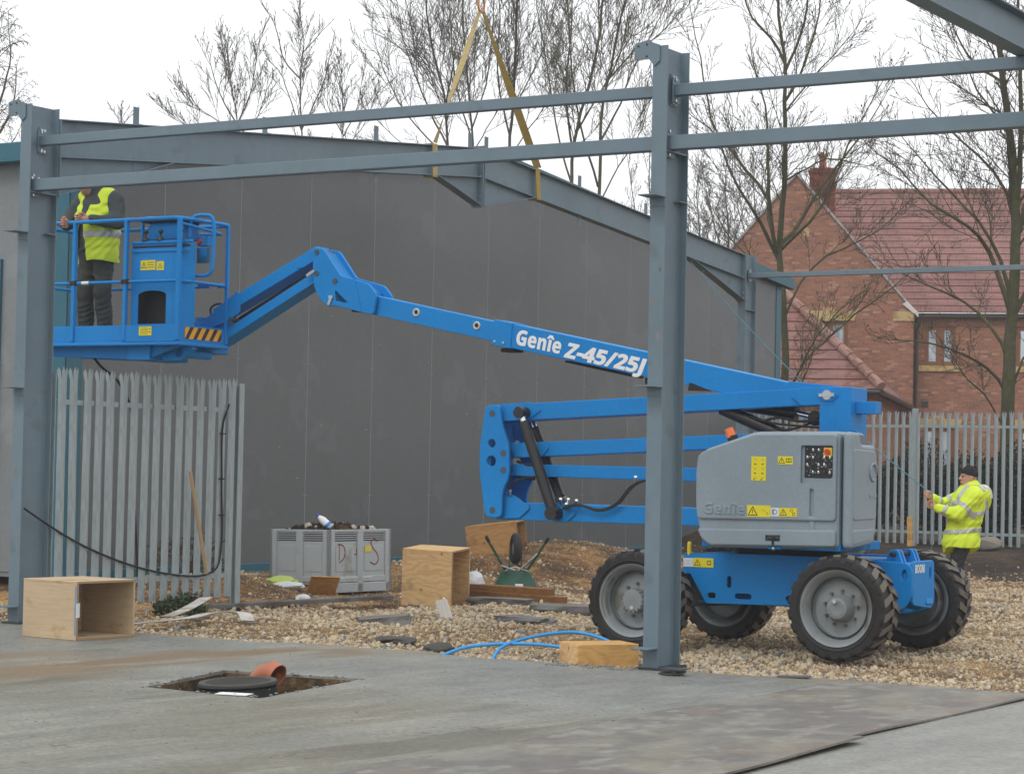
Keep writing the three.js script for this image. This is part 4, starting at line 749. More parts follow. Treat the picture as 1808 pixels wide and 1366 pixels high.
  multi('fitting', [[-2.245, 1.3], [-2.16, 1.3], [-2.18, 1.255], [-2.07, 1.29], [-1.43, 1.53], [-2.82, 1.37]].map(([x, y]) => cy([x, y, .2], [x + .02, y + .045, .24], .016, .016, 8)), M.chrome, rs);
  multi('hose', [tu([[-2.2, 1.26, .24], [-2.05, 1.295, .24], [-1.8, 1.25, .23], [-1.63, 1.31, .22], [-1.48, 1.48, .2], [-1.38, 1.53, .17], [-1.2, 1.56, .17]], .011, 50, 7), tu([[-2.2, 1.24, .25], [-2.02, 1.285, .25], [-1.8, 1.235, .24], [-1.61, 1.3, .23], [-1.45, 1.48, .2], [-1.36, 1.54, .17]], .009, 50, 7), tu([[-2.84, 1.36, .2], [-2.8, 1.48, .22], [-2.66, 1.53, .22], [-2.5, 1.56, .17]], .01, 30, 6), tu([[-2.72, 1.95, -.02], [-2.62, 1.9, 0], [-2.55, 1.7, 0], [-2.44, 1.45, -.02]], .012, 30, 6), tu([[-2.84, 1.56, .05], [-2.76, 1.54, .1], [-2.6, 1.53, .1]], .014, 20, 6), tu([[-2.83, 1.7, .05], [-2.7, 1.67, .12], [-2.58, 1.66, .12]], .014, 20, 6)], M.blackMatt, rs);
  // lift cylinders beneath the boom
  mesh('cylinder', [cy([-.6, 2.235, .05], [.12, 1.95, .05], .062, .062, 20)], M.black, rs);
  mesh('cylinder', [cy([-.42, 2.27, -.1], [.08, 2.2, -.1], .062, .062, 20), cy([.32, 2.15, -.16], [.32, 2.15, 0], .07, .07, 18), cy([.06, 2.205, -.1], [.1, 2.2, -.1], .072, .072, 18)], M.black, rs);
  mesh('cylinder_rod', [cy([.1, 2.2, -.1], [.31, 2.155, -.1], .032, .032, 14)], M.chrome, rs);
  multi('hose', [tu([[-.15, 2.12, .1], [0, 2.15, .1], [.2, 2.12, .1], [.45, 2.13, .1]], .014, 30, 6), tu([[-.3, 2.16, .1], [-.05, 2.1, .12], [.15, 2.08, .1], [.44, 2.06, .1]], .012, 30, 6), tu([[.44, 2.2, .05], [.3, 2.1, .08], [.1, 2.04, .1], [-.05, 2.05, .1]], .012, 30, 6)], M.blackMatt, rs);
  // ---- main boom
  const bm = sub('main_boom', L);
  mesh('outer_section', [ex([[-3.06, 3.106], [-1.0, 2.7], [.12, 2.475], [.5, 2.43], [.5, 2.29], [-.35, 2.34], [-.94, 2.45], [-2.88, 2.826], [-3.08, 2.87]], -.135, .14, .008, [], 2)], M.blue, bm);
  mesh('collar', [ex([[-3.075, 3.115], [-2.86, 3.075], [-2.88, 2.82], [-3.115, 2.862]], -.15, .152, .006)], M.blue, bm);
  multi('bolt', [[-3.06, 2.895], [-2.96, 2.88]].map(([x, y]) => boltAt(x, y, .156, 'z', .012, .01)), M.bolt, bm);
  mesh('end_plate', [ex([[.02, 2.41], [.13, 2.487], [.62, 2.44], [.62, 2.28], [.2, 2.32]], .14, .16, .003)], M.blue, bm);
  mesh('wear_pad', [b2(-3.02, -2.86, 2.79, 2.83, -.08, .1, .004), bx(.8, .02, .16, -1.9, 2.615, 0, 0, 0, -.195), b2(-1.42, -1.33, 2.47, 2.53, -.06, .06, .006)], M.blackMatt, bm);
  mesh('boom_slot', [ex([[-.905, 2.475], [-.87, 2.47], [-.66, 2.395], [-.92, 2.4]], .1405, .143)], M.blackMatt, bm);
  mesh('inner_section', [ex([[-4.7, 3.42], [-3.0, 3.075], [-3.04, 2.885], [-4.72, 3.222]], -.1, .102, .006, [], 2)], M.blue, bm);
  for (const [x, y] of [[-4.032, 3.204], [-3.304, 3.058]]) { mesh('grommet', [new THREE.TorusGeometry(.032, .012, 8, 20).translate(x, y, .104)], std(lin(.5, .5, .45), .6), bm); mesh('grommet_bore', [ex(circ(x, y, .03, 16), .1025, .106)], M.blackMatt, bm); }
  mesh('lettering', [letters('Genîe', .146, .001, 0, .93, .0035).rotateZ(-.195).translate(-2.835, 2.866, .1415), letters('Z-45/25J', .142, .001, .2, 1.19, .005).rotateZ(-.195).translate(-2.275, 2.735, .1415)], M.white, bm);
  mesh('pivot_plate', [ex(rounded([[.42, 2.36], [.5, 2.42], [.58, 2.41], [.64, 2.355], [.58, 2.3], [.48, 2.3]], .02), .2, .215, .003)], M.blue, bm);
  mesh('pivot_pin', [cy([.53, 2.359, -.24], [.53, 2.359, .228], .045, .045, 20), bx(.15, .03, .012, .53, 2.359, .232, 0, 0, .03)], M.bolt, bm);
  // ---- jib
  const jb = sub('jib', L);
  const kn = rounded([[-5.305, 3.915], [-5.165, 3.885], [-4.945, 3.6], [-4.66, 3.528], [-4.585, 3.505], [-4.488, 3.392], [-4.52, 3.19], [-4.6, 3.197], [-5.0, 3.29], [-5.1, 3.285], [-5.2, 3.36], [-5.282, 3.5], [-5.3, 3.72]], .03);
  mesh('knuckle', [ex(kn, .13, .165, .005, [[[-5.012, 3.45], [-4.995, 3.45], [-4.84, 3.322], [-4.87, 3.31], [-5.0, 3.335]]])], M.blue, jb); mesh('knuckle', [ex(kn, -.165, -.13, .005)], M.blue, jb);
  mesh('knuckle_web', [ex([[-5.2, 3.86], [-4.95, 3.56], [-4.7, 3.5], [-4.6, 3.42], [-4.6, 3.25], [-4.8, 3.3], [-4.9, 3.48], [-5.1, 3.58]], -.13, .13)], M.blueDirty, jb);
  mesh('knuckle_strap', [ex([[-4.83, 3.57], [-4.76, 3.555], [-4.66, 3.215], [-4.8, 3.245]], .165, .172, .002)], M.blue, jb);
  mesh('cylinder_lug', [b2(-4.87, -4.75, 3.23, 3.29, -.06, .06, .01)], M.blackMatt, jb);
  const jarm = (name, a, b, h, z) => { const dx = b[0] - a[0], dy = b[1] - a[1], l = Math.hypot(dx, dy), nx = -dy / l * h / 2, ny = dx / l * h / 2; mesh(name, [ex([[a[0] + nx, a[1] + ny], [a[0] - nx, a[1] - ny], [b[0] - nx, b[1] - ny], [b[0] + nx, b[1] + ny]], -z, z, .008, [], 2)], M.blue, jb); };
  jarm('upper_arm', [-5.27, 3.865], [-6.62, 3.228], .13, .12);
  jarm('lower_arm', [-5.26, 3.62], [-6.6, 2.935], .105, .12);
  multi('arm_gusset', [ex(rounded([[-5.3, 3.9], [-5.22, 3.88], [-5.25, 3.8], [-5.45, 3.7], [-5.55, 3.7], [-5.53, 3.76]], .02), .12, .132, .003), ex(rounded([[-6.3, 3.475], [-6.28, 3.42], [-6.26, 3.25], [-6.42, 3.15], [-6.75, 3.05], [-6.85, 3.1]], .03), .12, .134, .003)], M.blue, jb);
  mesh('jib_cylinder', [cy([-5.45, 3.62, 0], [-6.35, 3.17, 0], .04, .04, 14)], M.black, jb);
  for (const [x, y] of [[-5.249, 3.854], [-5.008, 3.545], [-5.245, 3.632], [-6.36, 3.16]]) mesh('pivot_pin', [cy([x, y, -.175], [x, y, .175], .028, .028, 16)], std(lin(.06, .07, .08), .5), jb);
  multi('pin_keeper', [bx(.11, .03, .014, -5.32, 3.635, .175, 0, 0, .5), bx(.03, .1, .014, -5.06, 3.345, .175, 0, 0, -.4), bx(.05, .03, .03, -5.05, 3.38, .17)], M.bolt, jb);
  mesh('mount', [b2(-7.05, -6.5, 2.92, 3.16, -.1, .1, .02), b2(-7.2, -6.6, 2.8, 2.92, -.12, .5, .015), cy([-6.85, 2.86, 0], [-6.85, 3.2, 0], .1, .1, 20)], M.blue, jb);
  multi('hose', [tu([[-6.45, 3.2, -.02], [-6.62, 3.35, .02], [-6.7, 3.3, .08], [-6.66, 3.1, .06]], .012, 24, 6), tu([[-6.5, 3.15, 0], [-6.64, 3.28, .06], [-6.66, 3.14, .1]], .01, 24, 6)], M.blackMatt, jb);
  // ---- basket
  const bk = sub('basket', L), X0 = -8.6, X1 = -6.45, Z0 = .95, Z1 = .13, P = (X1 - X0) / 3;
  const yF = 2.9, yT = 3.065, yM = 3.528, yR = 4.185, r = .022;
  mesh('floor', [b2(X0, X1, yF - .02, yF, Z1, Z0, .003), bx(X1 - X0 + .08, .035, .05, (X0 + X1) / 2, yF - .035, Z0 + .01, 0, 0, 0, .012), bx(X1 - X0 + .08, .035, .05, (X0 + X1) / 2, yF - .035, Z1, 0, 0, 0, .012), bx(.05, .035, Z0 - Z1, X1 + .01, yF - .035, (Z0 + Z1) / 2, 0, 0, 0, .012), bx(.05, .035, Z0 - Z1, X0, yF - .035, (Z0 + Z1) / 2, 0, 0, 0, .012)], M.blue, bk);
  mesh('floor_beam', [ex([[X0 + .1, yF - .04], [X0 + .32, yF - .15], [-7.0, yF - .2], [-6.5, yF - .04]], .3, .36, .004), ex([[X0 + .1, yF - .04], [X0 + .32, yF - .15], [-7.0, yF - .2], [-6.5, yF - .04]], .75, .81, .004), b2(-7.2, -6.9, yF - .2, yF - .04, .2, .85, .01), cy([-6.62, yF - .12, .7], [-6.62, yF - .12, .2], .05, .05, 14), ex([[-6.9, yF - .04], [-6.85, yF - .2], [-6.6, yF - .2], [-6.45, yF - .08], [-6.45, yF - .04]], .62, .7, .006)], M.blue, bk);
  const tk = (a, b, z) => mesh('toe_board', b2(a, b, yF, yT, z - .006, z, .002), M.blue, bk);
  tk(X0, X0 + P - .02, Z0); tk(X0 + P + .02, X0 + 2 * P - .02, Z0); mesh('toe_board', b2(X0 + 2 * P + .02, X1 - .02, yF - .01, yT, Z0 - .002, Z0 + .012, .002), M.blue, bk); tk(X0, X1, Z1);
  mesh('toe_board', b2(X1 - .006, X1, yF, yT, Z1, Z0, .002), M.blue, bk); mesh('toe_board', b2(X0 - .003, X0 + .003, yF, yT, Z1, Z0, .002), M.blue, bk);
  mesh('top_rail', [bent([[X0, yR, Z0], [X1, yR, Z0], [X1, yR, Z1 - .05], [X0, yR, Z1], [X0, yR, Z0 - .02]], r, .1)], M.blue, bk);
  mesh('mid_rail', [bent([[X0, yM, Z0], [X1, yM, Z0], [X1, yM, Z1], [X0, yM, Z1], [X0, yM, Z0 - .02]], .017, .08), bent([[X1, yM + .012, Z1 + .02], [-6.75, yM + .01, Z1 + .12]], .016, .05)], M.blue, bk);
  mesh('side_rail', [bent([[X1 + .0, yR - .055, Z0 - .03], [X1 + .01, yR - .11, Z1 + .1], [X1 - .3, yR - .1, Z1 + .14]], .016, .06)], M.blue, bk);
  for (const x of [X0, X0 + P, X0 + 2 * P, X1]) mesh('post', [bx(.045, yR - yF, .045, x, (yR + yF) / 2, Z0, 0, 0, 0, .008)], M.blue, bk);
  for (const x of [X0, X0 + P * 1.5, X1]) mesh('post', [bx(.038, yR - yF, .038, x, (yR + yF) / 2, Z1, 0, 0, 0, .008)], M.blue, bk);
  multi('rail_tape', [[-7.72, .0], [-8.42, 0], [-6.62, .86]].map(([x, dz]) => cy([x - .05, yM, Z0 - dz + (dz ? .05 : 0)], [x + .05, yM, Z0 - dz + (dz ? .05 : 0)], .019, .019, 12)), std(lin(.75, .75, .76), .4), bk);
  multi('rail_clip', [X0 + P, X0 + 2 * P].map((x) => bx(.09, .05, .05, x, yM, Z0 + .005, 0, 0, .1, .008)), M.blackMatt, bk);
  // control console with its curved shroud
  const arch = [[-7.06, 3.08], ...Array.from({ length: 11 }, (_, i) => { const a = Math.PI - i / 10 * Math.PI; return [-6.87 + .19 * Math.cos(a) * 1, 3.385 + .05 * Math.sin(a)]; }), [-6.68, 3.08]];
  const cs = sub('console', bk), zc = .87;
  mesh('shroud', [ex([[-7.15, 3.05], [-6.6, 3.05], [-6.6, 3.93], [-7.15, 3.93]], zc - .012, zc, .002, [arch]), (() => { const g = new THREE.CylinderGeometry(.16, .16, .88, 20, 1, true, 0, Math.PI * .55); return g.translate(-6.6, 3.49, zc - .16); })(), b2(-7.155, -7.145, 3.05, 3.93, .55, zc)], M.blue, cs);
  mesh('arch_liner', [b2(-7.1, -6.62, 3.05, 3.5, zc - .2, zc - .19), b2(-7.1, -7.09, 3.05, 3.5, zc - .2, zc - .012), b2(-6.63, -6.62, 3.05, 3.5, zc - .2, zc - .012)], M.blackMatt, cs);
  mesh('shroud_lip', [bx(.8, .035, .05, -6.75, 3.945, zc - .01, 0, 0, 0, .012), bx(.78, .03, .02, -6.76, 3.86, zc + .005)], M.blue, cs); mesh('shroud_gap', [bx(.76, .02, .02, -6.76, 3.9, zc - .005)], M.blackMatt, cs);
  mesh('control_box', [ex([[-7.02, 3.98], [-6.55, 3.98], [-6.55, 4.17], [-7.0, 4.17], [-7.07, 4.1]], .5, .75, .01), ex([[-6.5, 3.74], [-6.36, 3.74], [-6.36, 3.9], [-6.5, 3.9]], .55, .6, .005), ex([[-6.5, 3.92], [-6.36, 3.92], [-6.36, 4.02], [-6.5, 4.02]], .5, .6, .005)], M.blueDirty, cs);
  mesh('control_box_lid', [b2(-7.12, -6.5, 4.17, 4.215, .48, .8, .02)], M.blackMatt, cs);
  mesh('joystick', [-6.98, -6.78, -6.5].flatMap((x) => [cy([x, 3.96, .86], [x, 4.05, .86], .012, .01, 10), new THREE.SphereGeometry(.026, 12, 8).translate(x, 4.06, .86), new THREE.CylinderGeometry(.035, .045, .03, 12).translate(x, 3.98, .86)]), M.black, cs);
  mesh('stop_button', [cy([-6.45, 3.97, .6], [-6.45, 3.97, .625], .025, .022, 14)], M.red, cs);
  multi('guard_hoop', [bent([[-7.16, 4.0, .7], [-7.16, 4.235, .7], [-7.0, 4.235, .5], [-7.0, 4.0, .45]], .02, .08), bent([[-6.5, 4.0, .72], [-6.5, 4.24, .7], [-6.3, 4.24, .6], [-6.27, 4.1, .6], [-6.29, 3.6, .6], [-6.5, 3.6, .66]], .02, .1)], M.blue, cs);
  sticker('warning_label', .2, .105, -6.93, 3.705, zc + .0025, (g, w, h) => { tri(g, w * .05, h * .5, h * .6); g.fillStyle = '#8a7a14'; for (let i = 0; i < 3; i++) g.fillRect(w * .45, h * (.2 + i * .24), w * .45, h * .08); }, cs);
  sticker('warning_label', .1, .095, -6.765, 3.695, zc + .0025, (g, w, h) => tri(g, w * .22, h * .5, h * .55), cs);
  sticker('warning_label', .17, .095, -6.87, 3.0, Z0 + .0145, (g, w, h) => { g.fillStyle = '#857511'; for (let i = 0; i < 4; i++) g.fillRect(w * .12, h * (.16 + i * .2), w * .6, h * .07); g.fillRect(w * .8, h * .2, w * .1, h * .15); g.fillRect(w * .8, h * .55, w * .1, h * .15); }, bk);
  sticker('hazard_stripe', .62, .125, X1 + .0025, 2.985, (Z0 + Z1) / 2 - .02, (g, w, h) => { g.fillStyle = '#161616'; for (let i = -2; i < 6; i++) { g.beginPath(); g.moveTo(i * w * .22, h); g.lineTo(i * w * .22 + w * .1, h); g.lineTo(i * w * .22 + w * .24, 0); g.lineTo(i * w * .22 + w * .14, 0); g.fill(); } }, bk, Math.PI / 2, '#f0a818');
  // cable hanging from the basket
  mesh('cable', [tu([[-8.0, 2.78, .5], [-7.9, 2.65, .45], [-7.75, 2.5, .35], [-7.68, 2.2, .2], [-7.7, 1.4, .1], [-7.6, .25, .1]], .014, 40, 6)], M.blackMatt, bk);
}
// ---------------------------------------------------------------- small things on the site
const plyTex = tex(768, 384, (u, v) => {
  const warp = fbm(u, v, 3, 4), g = fbm(u * 1, v * 1, 4, 3, n2);
  const ring = Math.abs(((v * 9 + 5 * (warp - .5) + g * 1.5) % 1 + 1) % 1 - .5) * 2;
  const fine = n1(u * 16, v * 256, 256);
  let c = mixc([.87, .75, .56], [.79, .63, .44], smooth(ring) * .6); c = c.map((x) => x * (.93 + .11 * fine));
  for (const [kx, ky] of [[.2, .3], [.66, .7], [.85, .2], [.4, .85]]) { const d = Math.hypot((u - kx) * 2.2, (v - ky) * 1.2); c = mixc(c, [.42, .25, .13], smooth((.022 - d) / .012) * .9); c = mixc(c, [.62, .42, .23], smooth((.05 - d) / .04) * .4); }
  return mixc(c, [.55, .46, .34], smooth((fbm(u, v + .5, 5, 5, n2) - .56) / .12) * .4);
}, true, [.8, 1.25]);
const palePly = tex(512, 512, (u, v) => { const a = fbm(u, v, 3, 4), l = n1(u * 6 + 2 * a, v * 96, 96), s = smooth((fbm(u + .3, v, 4, 5, n2) - .55) / .15); const g = .86 + .1 * a + .06 * (l - .5); return mixc([g, g, g], [.72, .62, .5], s * .5); }, true, [.9, 1.2]);
const ply = [std(lin(.98, .93, .86), .75, 0, { map: plyTex }), std(lin(.62, .5, .36), .8, 0, { map: plyTex }), std(lin(.95, .8, .52), .75, 0, { map: plyTex }), std(lin(.64, .48, .3), .8, 0, { map: palePly })];
const edgePly = std(lin(.34, .22, .12), .85);
// plywood box lying on its side; open towards +x or +z
function plyBox(label, pos, turn, w, h, d, open, m = 0, tilt = [0, 0]) {
  const t = thing('plywood_box', label, 'wooden box', pos, turn), k = .02, A = ply[m];
  t.rotation.order = 'YXZ'; t.rotation.x = tilt[0]; t.rotation.z = tilt[1];
  mesh('top', b2(0, w, h - k, h, -d, 0, .002), A, t); mesh('bottom', b2(0, w, 0, k, -d, 0, .002), A, t);
  if (open === 'x') { mesh('side', b2(0, w - .004, k + .001, h - k - .001, -k, -.002, .002), A, t); mesh('side', b2(0, w - .004, k + .001, h - k - .001, -d + .002, -d + k, .002), A, t); mesh('end', b2(.002, k, k, h - k, -d + k, -k), A, t); mesh('raw_edge', [b2(w - .003, w + .002, k, h - k, -k, -.001), b2(w, w + .002, 0, k, -d, 0), b2(w, w + .002, h - k, h, -d, 0)], edgePly, t); }
  else { mesh('side', b2(.002, k, k + .001, h - k - .001, -d, -.004, .002), A, t); mesh('side', b2(w - k, w - .002, k + .001, h - k - .001, -d, -.004, .002), A, t); mesh('end', b2(k, w - k, k, h - k, -d + .002, -d + k), A, t); mesh('raw_edge', [b2(0, w, 0, k, 0, .002), b2(0, w, h - k, h, 0, .002), b2(0, k, k, h - k, -.003, .001), b2(w - k, w, k, h - k, -.003, .001)], edgePly, t); }
  return t;
}
{ // at the left, on the slab: a closed face to the left, open end to the right
  const t = plyBox('plywood box lying open on the slab at the left, before the palisade', siteW(-5.92, .002, -1.06), SITE.r - .1, .73, .53, .72, 'x', 3);
  mesh('corner_strip', [b2(.705, .733, .05, .49, .0, .003)], std(lin(.2, .27, .33), .7), t);
  mesh('paper_note', [bx(.003, .13, .09, .736, .27, -.012, 0, .5, 0)], M.white, t);
}
plyBox('upright plywood box with knots, on the gravel beside the pallet bin', siteY(-6.32, 5.72, -.04), SITE.r + .2, .64, .72, .6, 'x', 0, [.05, -.03]);
plyBox('plywood box tilted on the brown earth mound behind the wheelbarrow', siteY(-8.3, 10.3, -.12), SITE.r + .36, .74, .5, .7, 'x', 1, [.02, .13]);
{
  const t = thing('timber_block', 'thick yellow timber block on the gravel edge beside the near column', 'timber block', siteY(-.63, .03, -.01), SITE.r + .92);
  mesh('block', b2(.0, .56, 0, .205, -.4, 0, .006), ply[2], t); mesh('end_grain', b2(-.008, .0, .004, .2, -.395, -.004), ply[0], t);
}
{ // grey plastic pallet bin full of rubble
  const g0 = siteY(-7.55, 5.95), BR = SITE.r - .1, t = thing('pallet_bin', 'weathered grey plastic pallet bin with red painted letters, full of rubble', 'pallet bin', g0.clone().add(V(-1.0 * Math.cos(SITE.r - .1), 0, 1.0 * Math.sin(SITE.r - .1))), SITE.r - .1);
  const pm = std(lin(.4, .435, .45), .65, 0, { map: tex(256, 256, (u, v) => { const s = smooth((fbm(u, v, 5, 5, n2) - .6) / .14), g = .94 + .08 * fbm(u, v, 6, 4); return mixc([g, g, g], [.72, .66, .57], s * .5); }, true, [.6, .6]) }), pd = std(lin(.1, .105, .105), .8), h = .78, w = 1.0, d = 1.18, y0 = .13;
  // local: near corner at the origin; face A runs along +x (facing the camera right), face B along -x... built as a box x 0..w, z -d..0
  const face = (len, M4) => {
    const gs = [], gd = [], bars = [];
    for (const [a, b] of [[0, .11], [len / 2 - .055, len / 2 + .055], [len - .11, len]]) gs.push(b2(a, b, 0, h, -.05, 0, .008));
    gs.push(b2(.11, len - .11, h - .03, h, -.04, -.005, .004), b2(.11, len - .11, y0, y0 + .07, -.05, -.004, .006));
    const p = [];
    for (const [a, b] of [[.11, len / 2 - .055], [len / 2 + .055, len - .11]]) {
      p.push(ex([[a, y0 + .06], [b, y0 + .06], [b, h - .145], [a, h - .145]], -.045, -.018, .004), ex(rounded([[a + .03, y0 + .13], [b - .03, y0 + .13], [b - .03, h - .2], [a + .03, h - .2]], .02), -.03, -.012, .004, [], 2));
      for (let i = 0; i < 4; i++) bars.push(b2(a, b, h - .048 - i * .027, h - .036 - i * .027, -.035, -.012));
      gd.push(b2(a, b, h - .15, h - .02, -.06, -.05));
    }
    const f = (l) => l.map((g) => g.applyMatrix4(M4));
    return [f(gs), f(p), f(bars), f(gd)];
  };
  const I = new THREE.Matrix4(), R = (x, z, a) => new THREE.Matrix4().makeRotationY(a).setPosition(x, 0, z);
  for (const [M4, len] of [[R(0, 0, 0), w], [R(w, 0, Math.PI / 2), d], [R(0, -d, -Math.PI / 2), d], [R(w, -d, Math.PI), w]]) {
    const [a, b, c, e] = face(len, M4);
    mesh('post_frame', a, pm, t); mesh('side_panel', b, pm, t); mesh('vent_bars', c, pm, t); mesh('vent_back', e, pd, t);
  }
  mesh('pallet_base', [b2(.02, w - .02, .1, .15, -d + .02, -.02), ...[[0, .16], [.42, .58], [.84, 1]].map(([a, b]) => b2(a * w, b * w, 0, .12, -d, -.0, .01)), ...[[0, .14], [.43, .57], [.86, 1]].map(([a, b]) => b2(0.001, w - .001, 0.001, .119, -d * b, -d * a))].slice(0, 4), pm, t);
  t.rotation.z = .022;
  const rub = std(lin(.17, .15, .12), 1, 0, { map: earthTex });
  const heap = new THREE.PlaneGeometry(w - .1, d - .1, 30, 30).rotateX(-Math.PI / 2), p = heap.attributes.position;
  for (let i = 0; i < p.count; i++) { const x = p.getX(i) / w, z = p.getZ(i) / d; p.setY(i, h - .06 + .11 * (1 - (2 * x) ** 2) * (1 - (2 * z) ** 2) + .09 * (fbm(x + 3, z + 3, 6, 4) - .5)); }
  heap.computeVertexNormals(); heap.translate(w / 2, 0, -d / 2); mesh('rubble', [heap], rub, t);
  const lumps = [], pale = []; for (let i = 0; i < 70; i++) { const x = rr(.12, w - .12), z = -rr(.12, d - .12), g = new THREE.IcosahedronGeometry(rr(.02, .06), 0).rotateX(rnd() * 6).rotateZ(rnd() * 6).translate(x, h - .035 + .09 * (1 - (2 * x / w - 1) ** 2) * (1 - (2 * z / d + 1) ** 2), z); (rnd() < .35 ? pale : lumps).push(g); }
  mesh('lumps', lumps, rub, t, { kind: 'stuff' }); mesh('pale_lumps', pale, std(lin(.45, .4, .34), .95), t, { kind: 'stuff' });
  // red painted letters on the right-hand face (local x = w side)
  const st = (pts, r = .0075) => tu(pts.map(([a, b]) => [a, b, 0]), r, 30, 6).scale(1, 1, .12);
  const red = std(lin(.22, .05, .035), .9), put = (g) => g.rotateY(Math.PI / 2).translate(w - .011, 0, 0);
  mesh('painted_letter', [st([[.2, .61], [.2, .5], [.2, .4]]), st([[.18, .6], [.27, .58], [.31, .5], [.28, .42], [.2, .37]], .009)].map(put), red, t);
  mesh('painted_letter', [st([[.52, .54], [.56, .42]], .008), st([[.48, .47], [.6, .485]], .008)].map(put), red, t);
  mesh('painted_letter', [st([[.93, .63], [.86, .655], [.8, .62], [.83, .55], [.91, .48], [.94, .4], [.88, .34], [.78, .37]], .01)].map(put), red, t);
  mesh('yellow_tag', b2(w - .012, w - .006, .5, .57, -.8, -.68), M.yellow, t);
  mesh('streak', [[.15, .46], [.62, .3], [.3, .5]].map(([z, l], i) => bx(.002, .012, l * .6, w - .004, y0 + .055 + i * .002, -z - l / 3)), std(lin(.7, .7, .68), .7), t);
  const bot = thing('plastic_bottle', 'white plastic bottle with blue cap and band on the rubble', 'bottle', g0.clone().add(V(.25, 0, 0)), SITE.r + .37); bot.position.copy(t.localToWorld(V(.72, h - .02, -.32))); t.updateMatrixWorld(); bot.position.copy(V(.7, h + .02, -.36).applyMatrix4(t.matrixWorld)); bot.rotation.set(0, SITE.r + .37, .85);
  mesh('body', [new THREE.LatheGeometry([[0, 0], [.045, 0], [.048, .02], [.048, .14], [.03, .19], [.018, .21], [0, .21]].map((q) => new THREE.Vector2(...q)), 18)], M.white, bot); mesh('cap', [cy([0, .21, 0], [0, .245, 0], .02, .018, 12)], std(lin(.03, .06, .5), .4), bot); mesh('band', [cy([0, .02, 0], [0, .065, 0], .0495, .0495, 18)], std(lin(.03, .2, .6), .5), bot);
}
{ // upside-down green wheelbarrow
  const t = thing('wheelbarrow', 'green wheelbarrow turned upside down, its wheel in the air', 'wheelbarrow', siteY(-6.3, 8.3, -.02), SITE.r + .58);
  const green = phys(lin(.015, .085, .05), .5, { map: dirtyMap }), metal = std(lin(.35, .38, .36), .45, .6, { map: dirtyMap });
  const tray = new THREE.CylinderGeometry(.3, .5, .27, 4, 1, true).rotateY(Math.PI / 4).scale(.86, 1, 1.15).translate(0, .135, 0), base = new THREE.PlaneGeometry(.365, .488).rotateX(-Math.PI / 2).translate(0, .27, 0);
  mesh('tray', [tray, base], green, t); mesh('tray_rim', [bent([[-.3, .01, -.4], [.3, .01, -.4], [.3, .01, .4], [-.3, .01, .4], [-.3, .01, -.38]], .014, .04)], metal, t);
  mesh('frame', [bent([[-.36, .66, .32], [-.14, .3, .2], [-.1, .31, -.42], [0, .36, -.52]], .017, .05), bent([[.36, .66, .32], [.14, .3, .2], [.1, .31, -.42], [0, .36, -.52]], .017, .05)], green, t);
  mesh('leg', [bent([[-.15, .29, .3], [-.02, .34, .25], [.15, .29, .3]], .013, .03), bent([[.02, .3, .33], [.16, .42, .34], [.26, .52, .3]], .012, .03), bent([[-.02, .3, .33], [-.2, .36, .3]], .012, .03)], metal, t);
  mesh('grip', [cy([-.36, .66, .32], [-.4, .73, .345], .022, .022, 12), cy([.36, .66, .32], [.4, .73, .345], .022, .022, 12)], M.blackMatt, t);
  const w = sub('wheel', t); w.position.set(0, .56, -.2); w.rotation.y = Math.PI / 2 + .15;
  mesh('tyre', [new THREE.TorusGeometry(.15, .055, 14, 36)], M.rubber, w); mesh('rim', [new THREE.CylinderGeometry(.105, .105, .05, 24).rotateX(Math.PI / 2)], std(lin(.3, .3, .28), .6), w); mesh('axle', [cy([0, 0, -.12], [0, 0, .12], .012, .012, 8)], metal, t);
  mesh('fork', [b2(-.085, -.07, .3, .58, -.23, -.18), b2(.07, .085, .3, .58, -.23, -.18)], green, t); mesh('label', b2(-.02, .08, .1, .14, .47, .474), M.white, t);
}
// timber planks, lumps, litter
function plank(label, X, Z, turn, l, h, d, mat, dy = 0, tilt = 0) { const t = thing('timber_plank', label, 'timber plank', siteY(X, Z, dy), SITE.r + turn); mesh('board', bx(l, h, d, 0, h / 2, 0, 0, 0, tilt, .006), mat, t); return t; }
const oldWood = std(lin(.3, .19, .1), .9, 0, { map: plyTex });
plank('brown timber plank on top of another in front of the wheelbarrow', -5.62, 7.02, .12, 1.15, .09, .22, oldWood, .1, -.02);
plank('brown timber plank lying beneath another in front of the wheelbarrow', -5.48, 6.98, .1, 1.28, .11, .2, oldWood, .0, -.03);
{ const t = thing('grey_plank', 'long weathered grey plank leading up to the foot of the pallet bin', 'timber plank', siteY(-6.72, 4.3, .03), SITE.r + 1.25); mesh('board', bx(2.5, .045, .16, 0, .03, 0, 0, 0, .02, .004), std(lin(.15, .15, .145), .9, 0, { map: dirtyMap }), t); }
function lump(name, label, cat, X, Z, sx, sy, sz, mat, turn = 0, seed = 1, dy = 0, flat = false) {
  const g = flat ? new THREE.BoxGeometry(1, 1, 1, 6, 2, 6) : mergeVertices(new THREE.IcosahedronGeometry(.55, 2).deleteAttribute('uv').deleteAttribute('normal')), p = g.attributes.position;
  for (let i = 0; i < p.count; i++) { const x = p.getX(i), y = p.getY(i), z = p.getZ(i), k = 1 + (flat ? .5 : .95) * (fbm(x * .13 + seed * .17 + 2, z * .13 + y * .1 + 2, 16, 3) - .5); p.setXYZ(i, x * k, y * (flat ? .8 + .4 * n1(x * 3 + seed + 8, z * 3 + 8, 32) : k), z * k); }
  const n = g.toNonIndexed(); n.computeVertexNormals(); n.scale(sx, sy, sz).translate(0, sy * .4, 0);
  const t = mesh(name, n, mat); t.position.copy(siteY(X, Z, dy)); t.rotation.y = SITE.r + turn; return tag(t, label, cat);
}
